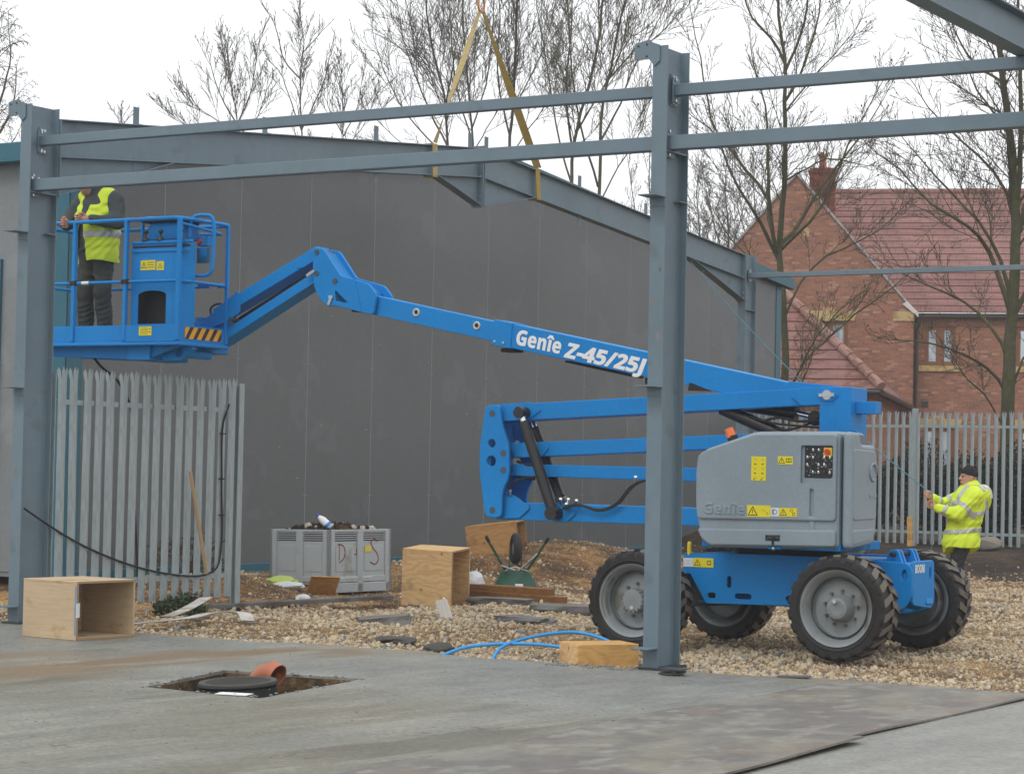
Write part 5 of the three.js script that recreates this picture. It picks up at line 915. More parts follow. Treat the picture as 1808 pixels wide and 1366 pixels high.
const greyConc = std(lin(.2, .195, .185), 1, 0, { map: dirtyMap, bumpMap: earthBump, bumpScale: .02 });
lump('concrete_slab_piece', 'flat broken concrete slab piece on the gravel before the plywood boxes', 'concrete lump', -4.6, 2.9, .55, .09, .42, greyConc, .6, 1, .01, true).rotation.z = .1;
lump('concrete_slab_piece', 'pale grey broken slab half hidden behind the front tyre of the lift', 'concrete lump', -4.2, 6.15, .9, .1, .6, greyConc, .2, 2, 0, true);
lump('concrete_slab_piece', 'thin grey concrete sheet lying by the foot of the knotted plywood box', 'concrete lump', -5.35, 6.45, .75, .07, .4, greyConc, .1, 3, .02, true);
lump('concrete_slab_piece', 'dark broken concrete sheet on the gravel right of the white stone', 'concrete lump', -3.75, 4.35, .6, .06, .3, greyConc, -.2, 4, .02, true);
lump('dark_lump', 'dark earth lump near the slab edge left of the blue pipe', 'earth lump', -2.3, .42, .3, .1, .16, std(lin(.07, .068, .062), 1), .3, 5);
lump('dark_lump', 'low dark earth lump near the slab edge before the grey slab piece', 'earth lump', -3.0, .75, .36, .08, .2, std(lin(.08, .076, .07), 1), .1, 6);
lump('white_block', 'white broken block standing on end in the gravel', 'block', -4.5, 3.95, .12, .26, .1, std(lin(.66, .65, .6), .85), .5, 7, -.02, true).rotation.z = .35;
lump('plastic_sack', 'crumpled pale plastic sack behind the knotted plywood box', 'sack', -6.15, 7.05, .3, .36, .26, std(lin(.5, .52, .54), .5), .2, 8);
lump('plastic_sack', 'white plastic sack on the earth bank below the pallet bin', 'sack', -7.05, 4.75, .16, .12, .12, std(lin(.68, .68, .66), .6), .4, 9);
lump('hi_vis_vest', 'discarded lime and white hi-vis vest at the left foot of the pallet bin', 'vest', -8.0, 5.62, .36, .1, .24, std(lin(.42, .52, .12), .85), .2, 10, .02);
lump('plastic_sack', 'flat white plastic sheet under the discarded hi-vis vest', 'sack', -7.86, 5.5, .46, .1, .2, std(lin(.62, .66, .64), .7), .1, 11, -.02);
{ const t = thing('board_offcut', 'tan board offcut leaning against the pallet bin', 'board', siteY(-7.35, 5.55, .02), SITE.r + .5); mesh('board', bx(.36, .02, .3, 0, .13, 0, -.9, .3, .3), ply[1], t); }
for (const [label, pts] of [['long flat white plastic strip lying on the gravel behind the left plywood box', [[-5.8, .07, .25], [-5.75, .08, .7], [-5.75, .09, 1.1], [-5.85, .1, 1.65], [-5.62, .1, 1.78], [-5.3, .04, 1.5]]], ['white plastic strip bent upward over the other strip', [[-5.95, .1, 1.0], [-6.1, .12, 1.4], [-6.35, .15, 1.95], [-6.58, .19, 2.4]]]]) {
  const P = pts.map(([X, y, Z]) => siteY(X, Z, y)), c = new THREE.CatmullRomCurve3(P), N = 24, pos = [], idx = [];
  for (let i = 0; i <= N; i++) { const p = c.getPoint(i / N), d = c.getTangent(i / N), s = V(-d.z, 0, d.x).normalize().multiplyScalar(.07); for (const [k, y] of [[-1, 0], [1, .008], [1, .0], [-1, -.012]]) pos.push(p.x + s.x * k, p.y + y + .01, p.z + s.z * k); if (i) for (let j = 0; j < 4; j++) { const a = (i - 1) * 4 + j, b = (i - 1) * 4 + (j + 1) % 4; idx.push(a, b, a + 4, b, b + 4, a + 4); } }
  const g = new THREE.BufferGeometry(); g.setAttribute('position', new THREE.Float32BufferAttribute(pos, 3)); g.setIndex(idx); g.computeVertexNormals();
  tag(mesh('plastic_strip', [g], std(lin(.62, .6, .56), .6, 0, { map: dirtyMap })), label, 'plastic strip');
}
{ // blue water pipe looping out of the gravel
  const pts = [[-1.98, -.02, .0], [-1.85, .05, .2], [-1.5, .085, .45], [-1.15, .07, .6], [-.85, .02, .62], [-.6, -.06, .55]], q = [[-1.5, -.04, .05], [-1.55, .06, .3], [-1.45, .14, .7], [-1.2, .17, 1.0], [-.9, .12, 1.0], [-.65, .02, .9], [-.5, -.06, .8]];
  const P = (l) => l.map(([X, y, Z]) => { const w = siteW(X, y + .012, Z); return [w.x, w.y, w.z]; });
  tag(mesh('water_pipe', [tu(P(pts), .0155, 60, 10), tu(P(q), .0155, 60, 10)], phys(lin(.03, .3, .68), .4)), 'bright blue plastic water pipe looping out of the gravel', 'pipe');
}
{ // stack of shims by the column foot, offcuts
  const t = thing('shim_stack', 'little stack of dark steel shims beside the foot of the near column', 'shims', siteW(.44, .002, -.3), SITE.r);
  for (let i = 0; i < 5; i++) mesh('shim', bx(.17, .009, .13, rr(-.03, .03), .006 + i * .0115, rr(-.02, .02), rr(-.03, .03), rr(-.5, .5), rr(-.04, .04)), std(lin(.06, .065, .07), .55, .2), t);
  const u = thing('slate_offcut', 'dark thin slate offcut at the slab edge below the front wheel', 'slate', siteW(1.28, .004, .18), SITE.r + .2); mesh('sheet', bx(.26, .012, .09, 0, .008, 0, .02, 0, .03), std(lin(.1, .105, .11), .7), u);
  const s = thing('timber_stake', 'short pale timber stake standing before the right palisade', 'stake', siteY(-6.15, 21.6, -.1), SITE.r); mesh('stake', bx(.09, .62, .06, 0, .31, 0, 0, 0, .02, .004), ply[2], s);
}
{ // tool handle and cable on the left fence
  const t = tag(mesh('tool_handle', [(() => { const a = siteW(-6.9, 1.53, 2.47), b = siteW(-6.86, .42, 2.74); return cy(a.toArray(), b.toArray(), .019, .021, 10); })()], std(lin(.4, .27, .14), .7)), 'wooden tool handle leaning on the left palisade', 'tool handle');
  const P = [[.02, 1.14], [.405, .955], [.93, .74], [1.72, .515], [2.46, .4], [2.86, .4], [3.06, .48], [3.12, .73], [3.1, 1.42], [3.1, 2.05], [3.2, 2.28]].map(([Z, y]) => siteW(-6.97, y, Z).toArray());
  tag(mesh('black_cable', [tu(P, .011, 90, 7), ...[[3.11, 1.05], [3.1, 1.45], [3.1, 1.95]].map(([Z, y]) => { const p = siteW(-6.97, y, Z); return bx(.07, .012, .04, p.x, p.y, p.z); })], M.blackMatt), 'black cable tied along the left palisade and drooping to the column', 'cable');
}
shrub('low dark green weed clump at the foot of the left palisade', siteY(-6.85, 2.35, -.02), .75, .26, .6, 900, [.015, .035, .012], [.06, .1, .03], .05);
shrub('small tangled dry weed clump by the wall left of the pallet bin', siteY(-8.9, 4.9, -.05), 1.2, .55, .8, 700, [.05, .035, .02], [.1, .07, .04], .045);
{ // things seen through the right palisade
  const q = mulberry(31), labels = ['dark evergreen shrub behind the right palisade, left of the tall post', 'dark evergreen shrub behind the right palisade, just right of the tall post', 'dark evergreen shrub behind the worker and the right palisade', 'dark evergreen shrub behind the right palisade, at the right edge'];
  [-7.3, -6.2, -5.2, -4.2].forEach((X, i) => shrub(labels[i], siteY(X, 24.2 + q() * .5, -.05), 1.7 + .4 * q(), 1.55 + .4 * q(), 1.1, 7500, [.006, .014, .008], [.03, .05, .02], .085, 'evergreen shrubs behind the palisade'));
  const r = thing('timber_rail', 'low timber rail fence behind the right palisade', 'fence', siteY(-6, 26, 0), SITE.r);
  for (const y of [.42, .95]) mesh('rail', bx(10, .1, .04, 0, y, 0), std(lin(.28, .19, .08), .9), r); for (let i = 0; i < 6; i++) mesh('post', bx(.1, 1.15, .1, -5 + i * 2, .55, -.08), std(lin(.16, .08, .04), .9), r);
  const b = lump('membrane_heap', 'grey membrane sheet heaped at the foot of the right palisade', 'membrane', -6.9, 19.6, 1.3, .5, .4, std(lin(.2, .2, .195), .7), .2, 14, -.02);
  lump('boulder', 'rounded grey boulder at the foot of the right palisade', 'boulder', -4.75, 21.6, .5, .3, .36, std(lin(.22, .2, .17), .95), .2, 15, -.02);
}
// ---------------------------------------------------------------- people: signed distances meshed into continuous surfaces
const sd = {
  cap: (a, b, ra, rb) => { const A = { x: a[0], y: a[1], z: a[2] }, d = { x: b[0] - a[0], y: b[1] - a[1], z: b[2] - a[2] }, L2 = d.x * d.x + d.y * d.y + d.z * d.z; return (x, y, z) => { let t = ((x - A.x) * d.x + (y - A.y) * d.y + (z - A.z) * d.z) / L2; t = t < 0 ? 0 : t > 1 ? 1 : t; const ex_ = x - A.x - d.x * t, ey = y - A.y - d.y * t, ez = z - A.z - d.z * t; return Math.sqrt(ex_ * ex_ + ey * ey + ez * ez) - (ra + (rb - ra) * t); }; },
  ell: (c, r) => { const m = Math.min(...r), [cx, cy_, cz] = c, [rx, ry, rz] = r; return (x, y, z) => { const a = (x - cx) / rx, b = (y - cy_) / ry, d = (z - cz) / rz; return (Math.sqrt(a * a + b * b + d * d) - 1) * m; }; },
};
const smin = (a, b, k) => { const e = a > b ? a - b : b - a; if (e >= k) return a < b ? a : b; const h = (k - e) / k; return Math.min(a, b) - h * h * k * .25; };
const union = (fs, k) => (x, y, z) => { let d = fs[0](x, y, z); for (let i = 1; i < fs.length; i++) d = smin(d, fs[i](x, y, z), k); return d; };
function isoMesh(f, lo, hi, n) { // marching cubes over the box lo..hi
  const mc = new MarchingCubes(n, new THREE.MeshBasicMaterial(), false, false, 160000); mc.isolation = 0; mc.reset();
  const c = lo.map((l, i) => (l + hi[i]) / 2), h = lo.map((l, i) => (hi[i] - l) / 2), P = (i, k) => c[k] + (i * 2 / n - 1) * h[k];
  for (let z = 0; z < n; z++) for (let y = 0; y < n; y++) for (let x = 0; x < n; x++) mc.field[x + y * n + z * n * n] = -f(P(x, 0), P(y, 1), P(z, 2));
  mc.update();
  const N = mc.count, pos = new Float32Array(N * 3);
  for (let i = 0; i < N; i++) for (let k = 0; k < 3; k++) pos[i * 3 + k] = c[k] + mc.positionArray[i * 3 + k] * h[k];
  let g = new THREE.BufferGeometry(); g.setAttribute('position', new THREE.BufferAttribute(pos, 3));
  g = mergeVertices(g, 1e-5); const p = g.attributes.position, nor = new Float32Array(p.count * 3), e = .003;
  for (let i = 0; i < p.count; i++) { const x = p.getX(i), y = p.getY(i), z = p.getZ(i), v = V(f(x + e, y, z) - f(x - e, y, z), f(x, y + e, z) - f(x, y - e, z), f(x, y, z + e) - f(x, y, z - e)).normalize(); nor.set([v.x, v.y, v.z], i * 3); }
  g.setAttribute('normal', new THREE.BufferAttribute(nor, 3));
  const ix = g.index, a = V(), b = V(), d = V(), n0 = V();
  for (let i = 0; i < ix.count; i += 3) { a.fromBufferAttribute(p, ix.getX(i)); b.fromBufferAttribute(p, ix.getX(i + 1)); d.fromBufferAttribute(p, ix.getX(i + 2)); n0.fromArray(nor, ix.getX(i) * 3); if (b.sub(a).cross(d.sub(a)).dot(n0) < 0) { const t = ix.getX(i + 1); ix.setX(i + 1, ix.getX(i + 2)); ix.setX(i + 2, t); } }
  return g;
}
const wrinkle = (amp, fx = 22, fy = 30) => (x, y, z) => amp * .75 * (Math.sin(fx * x + 9 * Math.sin(fy * .3 * y + 5 * z)) * Math.sin(fy * .8 * y + 9 * x + 14 * Math.sin(3 * z + 2.3 * y)) + .6 * Math.sin(13 * x - 17 * y + 6 * Math.sin(11 * z + 5 * x)));
// a hand: palm, four curled fingers of different lengths and a thumb, along a frame (o: wrist, d: forward, s: towards the thumb side, n: back of hand)
function handParts(o, d, s, n, curl, size = 1) {
  const W3 = (a, b, c) => [o[0] + (d[0] * a + s[0] * b + n[0] * c) * size, o[1] + (d[1] * a + s[1] * b + n[1] * c) * size, o[2] + (d[2] * a + s[2] * b + n[2] * c) * size], fs = [];
  fs.push(sd.cap(W3(.0, 0, 0), W3(.03, 0, 0), .027 * size, .03 * size));
  for (let i = 0; i < 4; i++) fs.push(sd.cap(W3(.02, .02 - i * .013, 0), W3(.085, .031 - i * .0205, 0), .018 * size, .0125 * size));
  const palm = union(fs, .02), out = [palm];
  [.072, .08, .074, .058].forEach((L, i) => {
    let p = [.088 - (i === 3 ? .008 : 0), .031 - i * .0205, 0], a = .25 + curl * .45; const c = [];
    for (let k = 0; k < 3; k++) { const l = L * [.45, .32, .23][k], q = [p[0] + Math.cos(a) * l, p[1], p[2] - Math.sin(a) * l]; c.push(sd.cap(W3(...p), W3(...q), (.0095 - k * .0008) * size, (.009 - k * .001) * size)); p = q; a += curl * .85; }
    out.push(union(c, .004));
  });
  out.push(union([sd.cap(W3(.02, .03, -.004), W3(.05, .052, -.014), .0135 * size, .011 * size), sd.cap(W3(.05, .052, -.014), W3(.082, .048, -.034), .0105 * size, .0085 * size)], .006));
  return union(out, .006);
}
const nrm = (a) => { const v = V(...a).normalize(); return [v.x, v.y, v.z]; };
function headField(c, yaw, pitch, k = 1) { // c: centre of the head; faces +z before turning
  const cyw = Math.cos(yaw), syw = Math.sin(yaw), cp = Math.cos(pitch), sp = Math.sin(pitch);
  const f = union([sd.ell([0, .03, -.012], [.074, .092, .092]), sd.ell([0, -.03, .022], [.058, .075, .068]), sd.cap([0, -.085, .05], [0, -.08, .055], .028, .026), sd.cap([-.05, -.045, .0], [-.03, -.088, .045], .022, .02), sd.cap([.05, -.045, .0], [.03, -.088, .045], .022, .02)], .03);
  const nose = union([sd.cap([0, .025, .082], [0, -.018, .108], .009, .013), sd.cap([-.013, -.02, .092], [.013, -.02, .092], .009, .009)], .012);
  const brow = sd.cap([-.04, .036, .07], [.04, .036, .07], .012, .012), lips = union([sd.cap([-.02, -.052, .086], [.02, -.052, .086], .008, .008), sd.cap([-.016, -.062, .085], [.016, -.062, .085], .008, .008)], .004);
  const ears = union([sd.ell([-.077, -.005, -.008], [.012, .032, .02]), sd.ell([.077, -.005, -.008], [.012, .032, .02])], .001);
  const sock = union([sd.ell([-.032, .015, .092], [.018, .012, .014]), sd.ell([.032, .015, .092], [.018, .012, .014])], .001);
  return (x, y, z) => {
    x = (x - c[0]) / k; y = (y - c[1]) / k; z = (z - c[2]) / k;
    let X = x * cyw - z * syw, Z = x * syw + z * cyw; const Y = y * cp + Z * sp; Z = -y * sp + Z * cp;
    let d = smin(f(X, Y, Z), nose(X, Y, Z), .014); d = smin(d, brow(X, Y, Z), .02); d = smin(d, lips(X, Y, Z), .008); d = smin(d, ears(X, Y, Z), .008);
    return Math.max(d, -sock(X, Y, Z) - .006) * k;
  };
}
const skin = phys(lin(.5, .26, .18), .55, { sheen: .2 });
const hiVis = std(lin(.6, .75, .035), .7, 0, { bumpMap: fineBump, bumpScale: .002 }), band = std(lin(.42, .44, .45), .35, .2);
{ // the man at the fence pulling the guide rope; local +z is his front
  const k = 1.0, turn = -1.42, t = thing('person', 'man in hi-vis jacket and black beanie pulling a rope by the right palisade', 'person', V(5.56, 0, -27.3), turn);
  t.position.y = groundH(...worldToSite(5.62, -27.3)); t.scale.setScalar(.97);
  // leaning back: the pelvis is forward of the shoulders
  const hip = [0, .93, .05], chest = [0, 1.3, -.02], neck = [0, 1.5, -.06], headC = [.0, 1.655, -.03];
  const sh = (s) => [s * .19, 1.43, -.05], el = (s) => s < 0 ? [-.25, 1.3, .22] : [.2, 1.19, .18], wr = (s) => s < 0 ? [-.1, 1.4, .42] : [-.02, 1.28, .39];
  const kn = (s) => [s * .12, .5, s > 0 ? .17 : .07], an = (s) => [s * .13, .1, s > 0 ? .2 : .02];
  const hd = headField(headC, 0, -.05, 1.06);
  const hands = [-1, 1].map((s) => { const w = wr(s), e = el(s), d = nrm([w[0] - e[0], w[1] - e[1], w[2] - e[2]]), side = nrm([-d[1] * 0 + 0, 1, -d[1]]), up = V(...d).cross(V(...side)).multiplyScalar(s).toArray(); return handParts(w, d, side, nrm(up), 1.6, 1.05); });
  const bodyF = union([sd.cap(hip, chest, .14, .15), sd.cap(chest, [0, 1.43, -.05], .15, .12), sd.cap(neck, headC, .056, .05), ...[-1, 1].flatMap((s) => [sd.cap([s * .09, .93, .05], kn(s), .085, .06), sd.cap(kn(s), an(s), .058, .042), sd.cap(an(s), [an(s)[0], .06, an(s)[2] + .13], .045, .035), sd.cap(sh(s), el(s), .056, .044), sd.cap(el(s), wr(s), .043, .028)])], .05);
  const parts = [isoMesh(bodyF, [-.42, -.02, -.35], [.42, 1.6, .62], 80), isoMesh(hd, [-.12, 1.51, -.17], [.12, 1.79, .12], 64), ...[-1, 1].map((s, i) => { const w = wr(s); return isoMesh(hands[i], [w[0] - .15, w[1] - .14, w[2] - .08], [w[0] + .15, w[1] + .16, w[2] + .2], 72); })];
  mesh('body', mergeGeometries(parts), skin, t, { raw: true });
  mesh('eye', [[-.034, 1.672, .062], [.034, 1.672, .062]].map((p) => new THREE.SphereGeometry(.011, 10, 8).translate(...p)), std(lin(.05, .04, .035), .3), t);
  const wk = wrinkle(.006);
  const torso = union([sd.ell([0, 1.28, -.03], [.235, .28, .17]), sd.cap([0, 1.32, -.02], [0, .86, .06], .2, .21), sd.cap([-.05, .8, .06], [.05, .8, .06], .2, .2), sd.cap([-.12, 1.45, -.06], [.12, 1.45, -.06], .085, .085), sd.cap([0, 1.5, -.07], [0, 1.545, -.075], .1, .095)], .09);
  const sleeves = union([-1, 1].flatMap((s) => { const w = wr(s), e = el(s), c = [e[0] + (w[0] - e[0]) * .86, e[1] + (w[1] - e[1]) * .86, e[2] + (w[2] - e[2]) * .86]; return [sd.cap(sh(s), e, .1, .078), sd.cap(e, c, .078, .06)]; }), .04);
  const hood = union([sd.ell([0, 1.46, -.21], [.15, .105, .1]), sd.ell([0, 1.37, -.25], [.11, .11, .07])], .05);
  const jf = (x, y, z) => Math.max(smin(smin(torso(x, y, z), sleeves(x, y, z), .05), hood(x, y, z), .03) + wk(x, y, z) * (y < 1.4 ? 1.3 : .7) + (y < 1.0 ? wrinkle(.006, 14, 9)(x, y, z) : 0), .74 + .05 * Math.sin(x * 9) - y);
  mesh('jacket', isoMesh(jf, [-.42, .66, -.38], [.42, 1.68, .62], 96), hiVis, t, { raw: true });
  const slab = (fn, th, off = .006) => (x, y, z) => { const s = Math.abs(fn(x, y, z)) - th; if (s > .03) return s; const q = jf(x, y, z); return Math.max(q - off, -(q + .012), s); };
  const inTorso = (x, y, z) => Math.max(torso(x, y, z) - .03, -(sleeves(x, y, z)));
  const lowB = slab((x, y, z) => y - 1.0 + .1 * z, .026), midB = (x, y, z) => Math.max(slab((a, b, c) => b - 1.205 + .1 * c, .026)(x, y, z), torso(x, y, z) - .03);
  mesh('reflective_band', isoMesh(lowB, [-.34, .88, -.3], [.34, 1.12, .36], 84), band, t, { raw: true }); mesh('reflective_band', isoMesh(midB, [-.34, 1.08, -.32], [.34, 1.32, .34], 84), band, t, { raw: true });
  for (const s of [-1, 1]) {
    const e = el(s), w = wr(s), a = sh(s);
    for (const [p, q, f] of [[a, e, .62], [e, w, .5]]) { const c = p.map((v, i) => v + (q[i] - v) * f), d = nrm(q.map((v, i) => v - p[i])); mesh('reflective_band', isoMesh(slab((x, y, z) => (x - c[0]) * d[0] + (y - c[1]) * d[1] + (z - c[2]) * d[2], .026), c.map((v) => v - .14), c.map((v) => v + .14), 56), band, t, { raw: true }); }
    mesh('reflective_band', isoMesh((x, y, z) => Math.max(slab((X, Y, Z) => X - s * .115, .026)(x, y, z), 1.21 - y, torso(x, y, z) - .04), [s * .115 - .06, 1.18, -.32], [s * .115 + .06, 1.58, .25], 60), band, t, { raw: true });
  }
  mesh('hood_lining', isoMesh((x, y, z) => Math.max(hood(x, y, z) - .012, -(hood(x, y, z) + .02), 1.4 - y, z + .2, Math.abs(x) - .12), [-.18, 1.36, -.36], [.18, 1.6, -.1], 52), std(lin(.6, .62, .52), .8), t, { raw: true });
  const trF = union([sd.cap([-.06, .9, .05], [.06, .9, .05], .15, .15), ...[-1, 1].flatMap((s) => [sd.cap([s * .09, .88, .05], kn(s), .1, .078), sd.cap(kn(s), [an(s)[0], .12, an(s)[2]], .078, .07)])], .04);
  mesh('trousers', isoMesh((x, y, z) => Math.max(trF(x, y, z) + wk(x, y, z), .07 - y), [-.34, .04, -.3], [.34, 1.08, .3], 84), std(lin(.018, .019, .022), .9), t, { raw: true });
  mesh('boot', [-1, 1].map((s) => { const a = an(s); return isoMesh(union([sd.cap([a[0], .06, a[2] - .03], [a[0], .055, a[2] + .15], .055, .05), sd.cap([a[0], .08, a[2]], [a[0], .2, a[2] - .01], .058, .06)], .03), [a[0] - .12, -.01, a[2] - .14], [a[0] + .12, .28, a[2] + .26], 48); }).reduce((p, q) => mergeGeometries([p, q])), M.blackMatt, t, { raw: true });
  mesh('beanie', isoMesh((x, y, z) => Math.max(sd.ell([0, 1.7, -.042], [.092, .112, .108])(x, y, z) + .0015 * Math.sin(Math.atan2(x, z + .035) * 40), 1.685 + .26 * (z + .03) - y), [-.12, 1.6, -.17], [.12, 1.84, .1], 72), std(lin(.016, .016, .018), 1), t, { raw: true });
}
{ // the man in the basket, head bent forward behind the beam
  const t = thing('person', 'worker in a lime hi-vis vest standing in the raised blue basket', 'person', V(-7.95, 2.905, .52).applyAxisAngle(V(0, 1, 0), MACH.r).add(V(MACH.ox, 0, MACH.oz)), MACH.r + .12);
  t.scale.setScalar(1.1);
  const sh = (s) => [s * .2, 1.43, -.02], el = (s) => s > 0 ? [.3, 1.2, .08] : [-.27, 1.2, .14], wr = (s) => s > 0 ? [.07, 1.205, .27] : [-.14, 1.17, .33];
  const headC = [-.06, 1.6, .12], kn = (s) => [s * .1, .5, .03], an = (s) => [s * .115, .09, -.02];
  const hands = [-1, 1].map((s) => { const w = wr(s), e = el(s), d = nrm([w[0] - e[0], w[1] - e[1], w[2] - e[2]]), side = nrm([0, 1, -d[1]]), up = V(...d).cross(V(...side)).multiplyScalar(s).toArray(); return handParts(w, d, side, nrm(up), 1.3, 1.1); });
  const bodyF = union([sd.cap([0, .93, 0], [0, 1.28, 0], .135, .15), sd.cap([0, 1.28, 0], [0, 1.43, 0], .15, .12), sd.cap([0, 1.46, .01], headC, .058, .052), ...[-1, 1].flatMap((s) => [sd.cap([s * .09, .93, 0], kn(s), .085, .06), sd.cap(kn(s), an(s), .058, .042), sd.cap(an(s), [an(s)[0], .05, .12], .045, .035), sd.cap(sh(s), el(s), .056, .044), sd.cap(el(s), wr(s), .043, .028)])], .05);
  mesh('body', mergeGeometries([isoMesh(bodyF, [-.45, -.02, -.25], [.45, 1.62, .45], 80), isoMesh(headField(headC, 0, .5, 1.05), [-.2, 1.44, -.05], [.08, 1.76, .28], 56), ...[-1, 1].map((s, i) => { const w = wr(s); return isoMesh(hands[i], [w[0] - .17, w[1] - .14, w[2] - .1], [w[0] + .17, w[1] + .14, w[2] + .2], 72); })]), skin, t, { raw: true });
  const wk = wrinkle(.006);
  const shirt = union([sd.ell([0, 1.24, 0], [.21, .33, .175]), sd.cap([0, 1.3, 0], [0, .95, 0], .165, .165), sd.cap([-.13, 1.45, 0], [.13, 1.45, 0], .08, .08), sd.cap([0, 1.46, .0], [-.025, 1.535, .05], .088, .075), ...[-1, 1].flatMap((s) => { const w = wr(s), e = el(s); return [sd.cap(sh(s), e, .082, .068), sd.cap(e, e.map((v, i) => v + (w[i] - v) * .85), .068, .052)]; })], .05);
  mesh('jumper', isoMesh((x, y, z) => Math.max(shirt(x, y, z) + wk(x, y, z), .92 - y), [-.45, .86, -.28], [.45, 1.58, .45], 84), std(lin(.05, .062, .066), .95), t, { raw: true });
  const vt = union([sd.ell([0, 1.2, 0], [.235, .34, .19]), sd.cap([0, 1.2, 0], [0, .84, 0], .205, .22), sd.cap([-.12, 1.46, 0], [.12, 1.46, 0], .09, .09)], .06), arms = union([-1, 1].map((s) => sd.cap([s * .235, 1.4, 0], [s * .36, 1.24, .05], .1, .1)), .01);
  const vf = (x, y, z) => { const q = vt(x, y, z) + wk(x, y, z) * 1.3, open = z > 0 ? (.03 + .16 * Math.max(0, y - 1.26) + .3 * Math.max(0, 1.16 - y)) - Math.abs(x + .05 + .16 * (1.2 - y)) : -1; return Math.max(q, -(q + .014), -arms(x, y, z), open, .8 - y + .02 * Math.sin(x * 14), y - 1.55); };
  mesh('vest', isoMesh(vf, [-.34, .74, -.28], [.34, 1.6, .28], 104), hiVis, t, { raw: true });
  mesh('reflective_band', isoMesh((x, y, z) => { const q = vt(x, y, z) + wk(x, y, z) * 1.3; return Math.max(vf(x, y, z) - .005, Math.abs(y - 1.07 - .06 * x) - .03, -q - .004); }, [-.34, 1.0, -.28], [.34, 1.14, .28], 90), band, t, { raw: true });
  const trF = union([sd.cap([-.05, .92, 0], [.05, .92, 0], .14, .14), ...[-1, 1].flatMap((s) => [sd.cap([s * .09, .88, 0], kn(s), .102, .082), sd.cap(kn(s), [an(s)[0], .1, an(s)[2]], .082, .075)])], .03);
  mesh('trousers', isoMesh((x, y, z) => Math.max(trF(x, y, z) + wk(x, y, z) * 1.4, .05 - y), [-.3, .02, -.26], [.3, 1.1, .26], 90), std(lin(.062, .07, .058), .95, 0, { map: dirtyMap }), t, { raw: true });
  mesh('boot', [-1, 1].map((s) => { const a = an(s); return isoMesh(union([sd.cap([a[0], .055, a[2] - .03], [a[0], .05, a[2] + .15], .055, .048), sd.cap([a[0], .08, a[2]], [a[0], .18, a[2]], .06, .062)], .03), [a[0] - .12, -.01, a[2] - .13], [a[0] + .12, .26, a[2] + .26], 44); }).reduce((p, q) => mergeGeometries([p, q])), M.blackMatt, t, { raw: true });
  mesh('hard_hat', isoMesh((x, y, z) => { const d = sd.ell([-.06, 1.64, .12], [.115, .115, .14])(x, y, z); return Math.max(d, -(d + .012), 1.63 - .5 * (z - .12) - y); }, [-.22, 1.5, -.06], [.1, 1.8, .32], 56), std(lin(.6, .65, .05), .5), t, { raw: true });
}
// ---------------------------------------------------------------- bare winter trees
class Wood {
  constructor() { this.pos = []; this.nor = []; this.idx = []; }
  tube(P, r0, r1, k) {
    const n = P.length, base = this.pos.length / 3; let x = null;
    for (let i = 0; i < n; i++) {
      const t = P[Math.min(i + 1, n - 1)].clone().sub(P[Math.max(i - 1, 0)]).normalize();
      x = x ? x.addScaledVector(t, -x.dot(t)).normalize() : t.clone().cross(Math.abs(t.y) > .9 ? V(1, 0, 0) : V(0, 1, 0)).normalize();
      const y = t.clone().cross(x), r = r0 + (r1 - r0) * i / (n - 1);
      for (let j = 0; j < k; j++) { const a = j / k * 6.2832, c = Math.cos(a), s = Math.sin(a), nx = x.x * c + y.x * s, ny = x.y * c + y.y * s, nz = x.z * c + y.z * s; this.pos.push(P[i].x + nx * r, P[i].y + ny * r, P[i].z + nz * r); this.nor.push(nx, ny, nz); }
    }
    for (let i = 0; i < n - 1; i++) for (let j = 0; j < k; j++) { const a = base + i * k + j, b = base + i * k + (j + 1) % k; this.idx.push(a, b, a + k, b, b + k, a + k); }
  }
  bud(p, r) { const b = this.pos.length / 3; for (const [x, y, z] of [[1, 0, 0], [-1, 0, 0], [0, 1.5, 0], [0, -1.5, 0], [0, 0, 1], [0, 0, -1]]) { this.pos.push(p.x + x * r, p.y + y * r, p.z + z * r); this.nor.push(x, y / 1.5, z); } for (const f of [[0, 2, 4], [2, 1, 4], [1, 3, 4], [3, 0, 4], [2, 0, 5], [1, 2, 5], [3, 1, 5], [0, 3, 5]]) this.idx.push(...f.map((i) => b + i)); }
  geo() { const g = new THREE.BufferGeometry(); g.setAttribute('position', new THREE.Float32BufferAttribute(this.pos, 3)); g.setAttribute('normal', new THREE.Float32BufferAttribute(this.nor, 3)); const uv = []; for (let i = 0; i < this.pos.length; i += 3) uv.push(this.pos[i] + this.pos[i + 2], this.pos[i + 1]); g.setAttribute('uv', new THREE.Float32BufferAttribute(uv, 2)); g.setIndex(this.idx); return g; }
}
const barkMap = tex(512, 512, (u, v) => { const a = fbm(u, v, 5, 5), b = fbm(u * 1, v, 48, 3, n2), m = smooth((fbm(u + .3, v, 7, 5, n2) - .47) / .15); return mixc([.72, .69, .64], [.62, .66, .36], m * .8).map((x) => x * (.7 + .35 * a) * (.8 + .3 * b)); }, true, [.6, .45]);
const bark = (r, g, b) => std(lin(r, g, b), .95, 0, { map: barkMap });
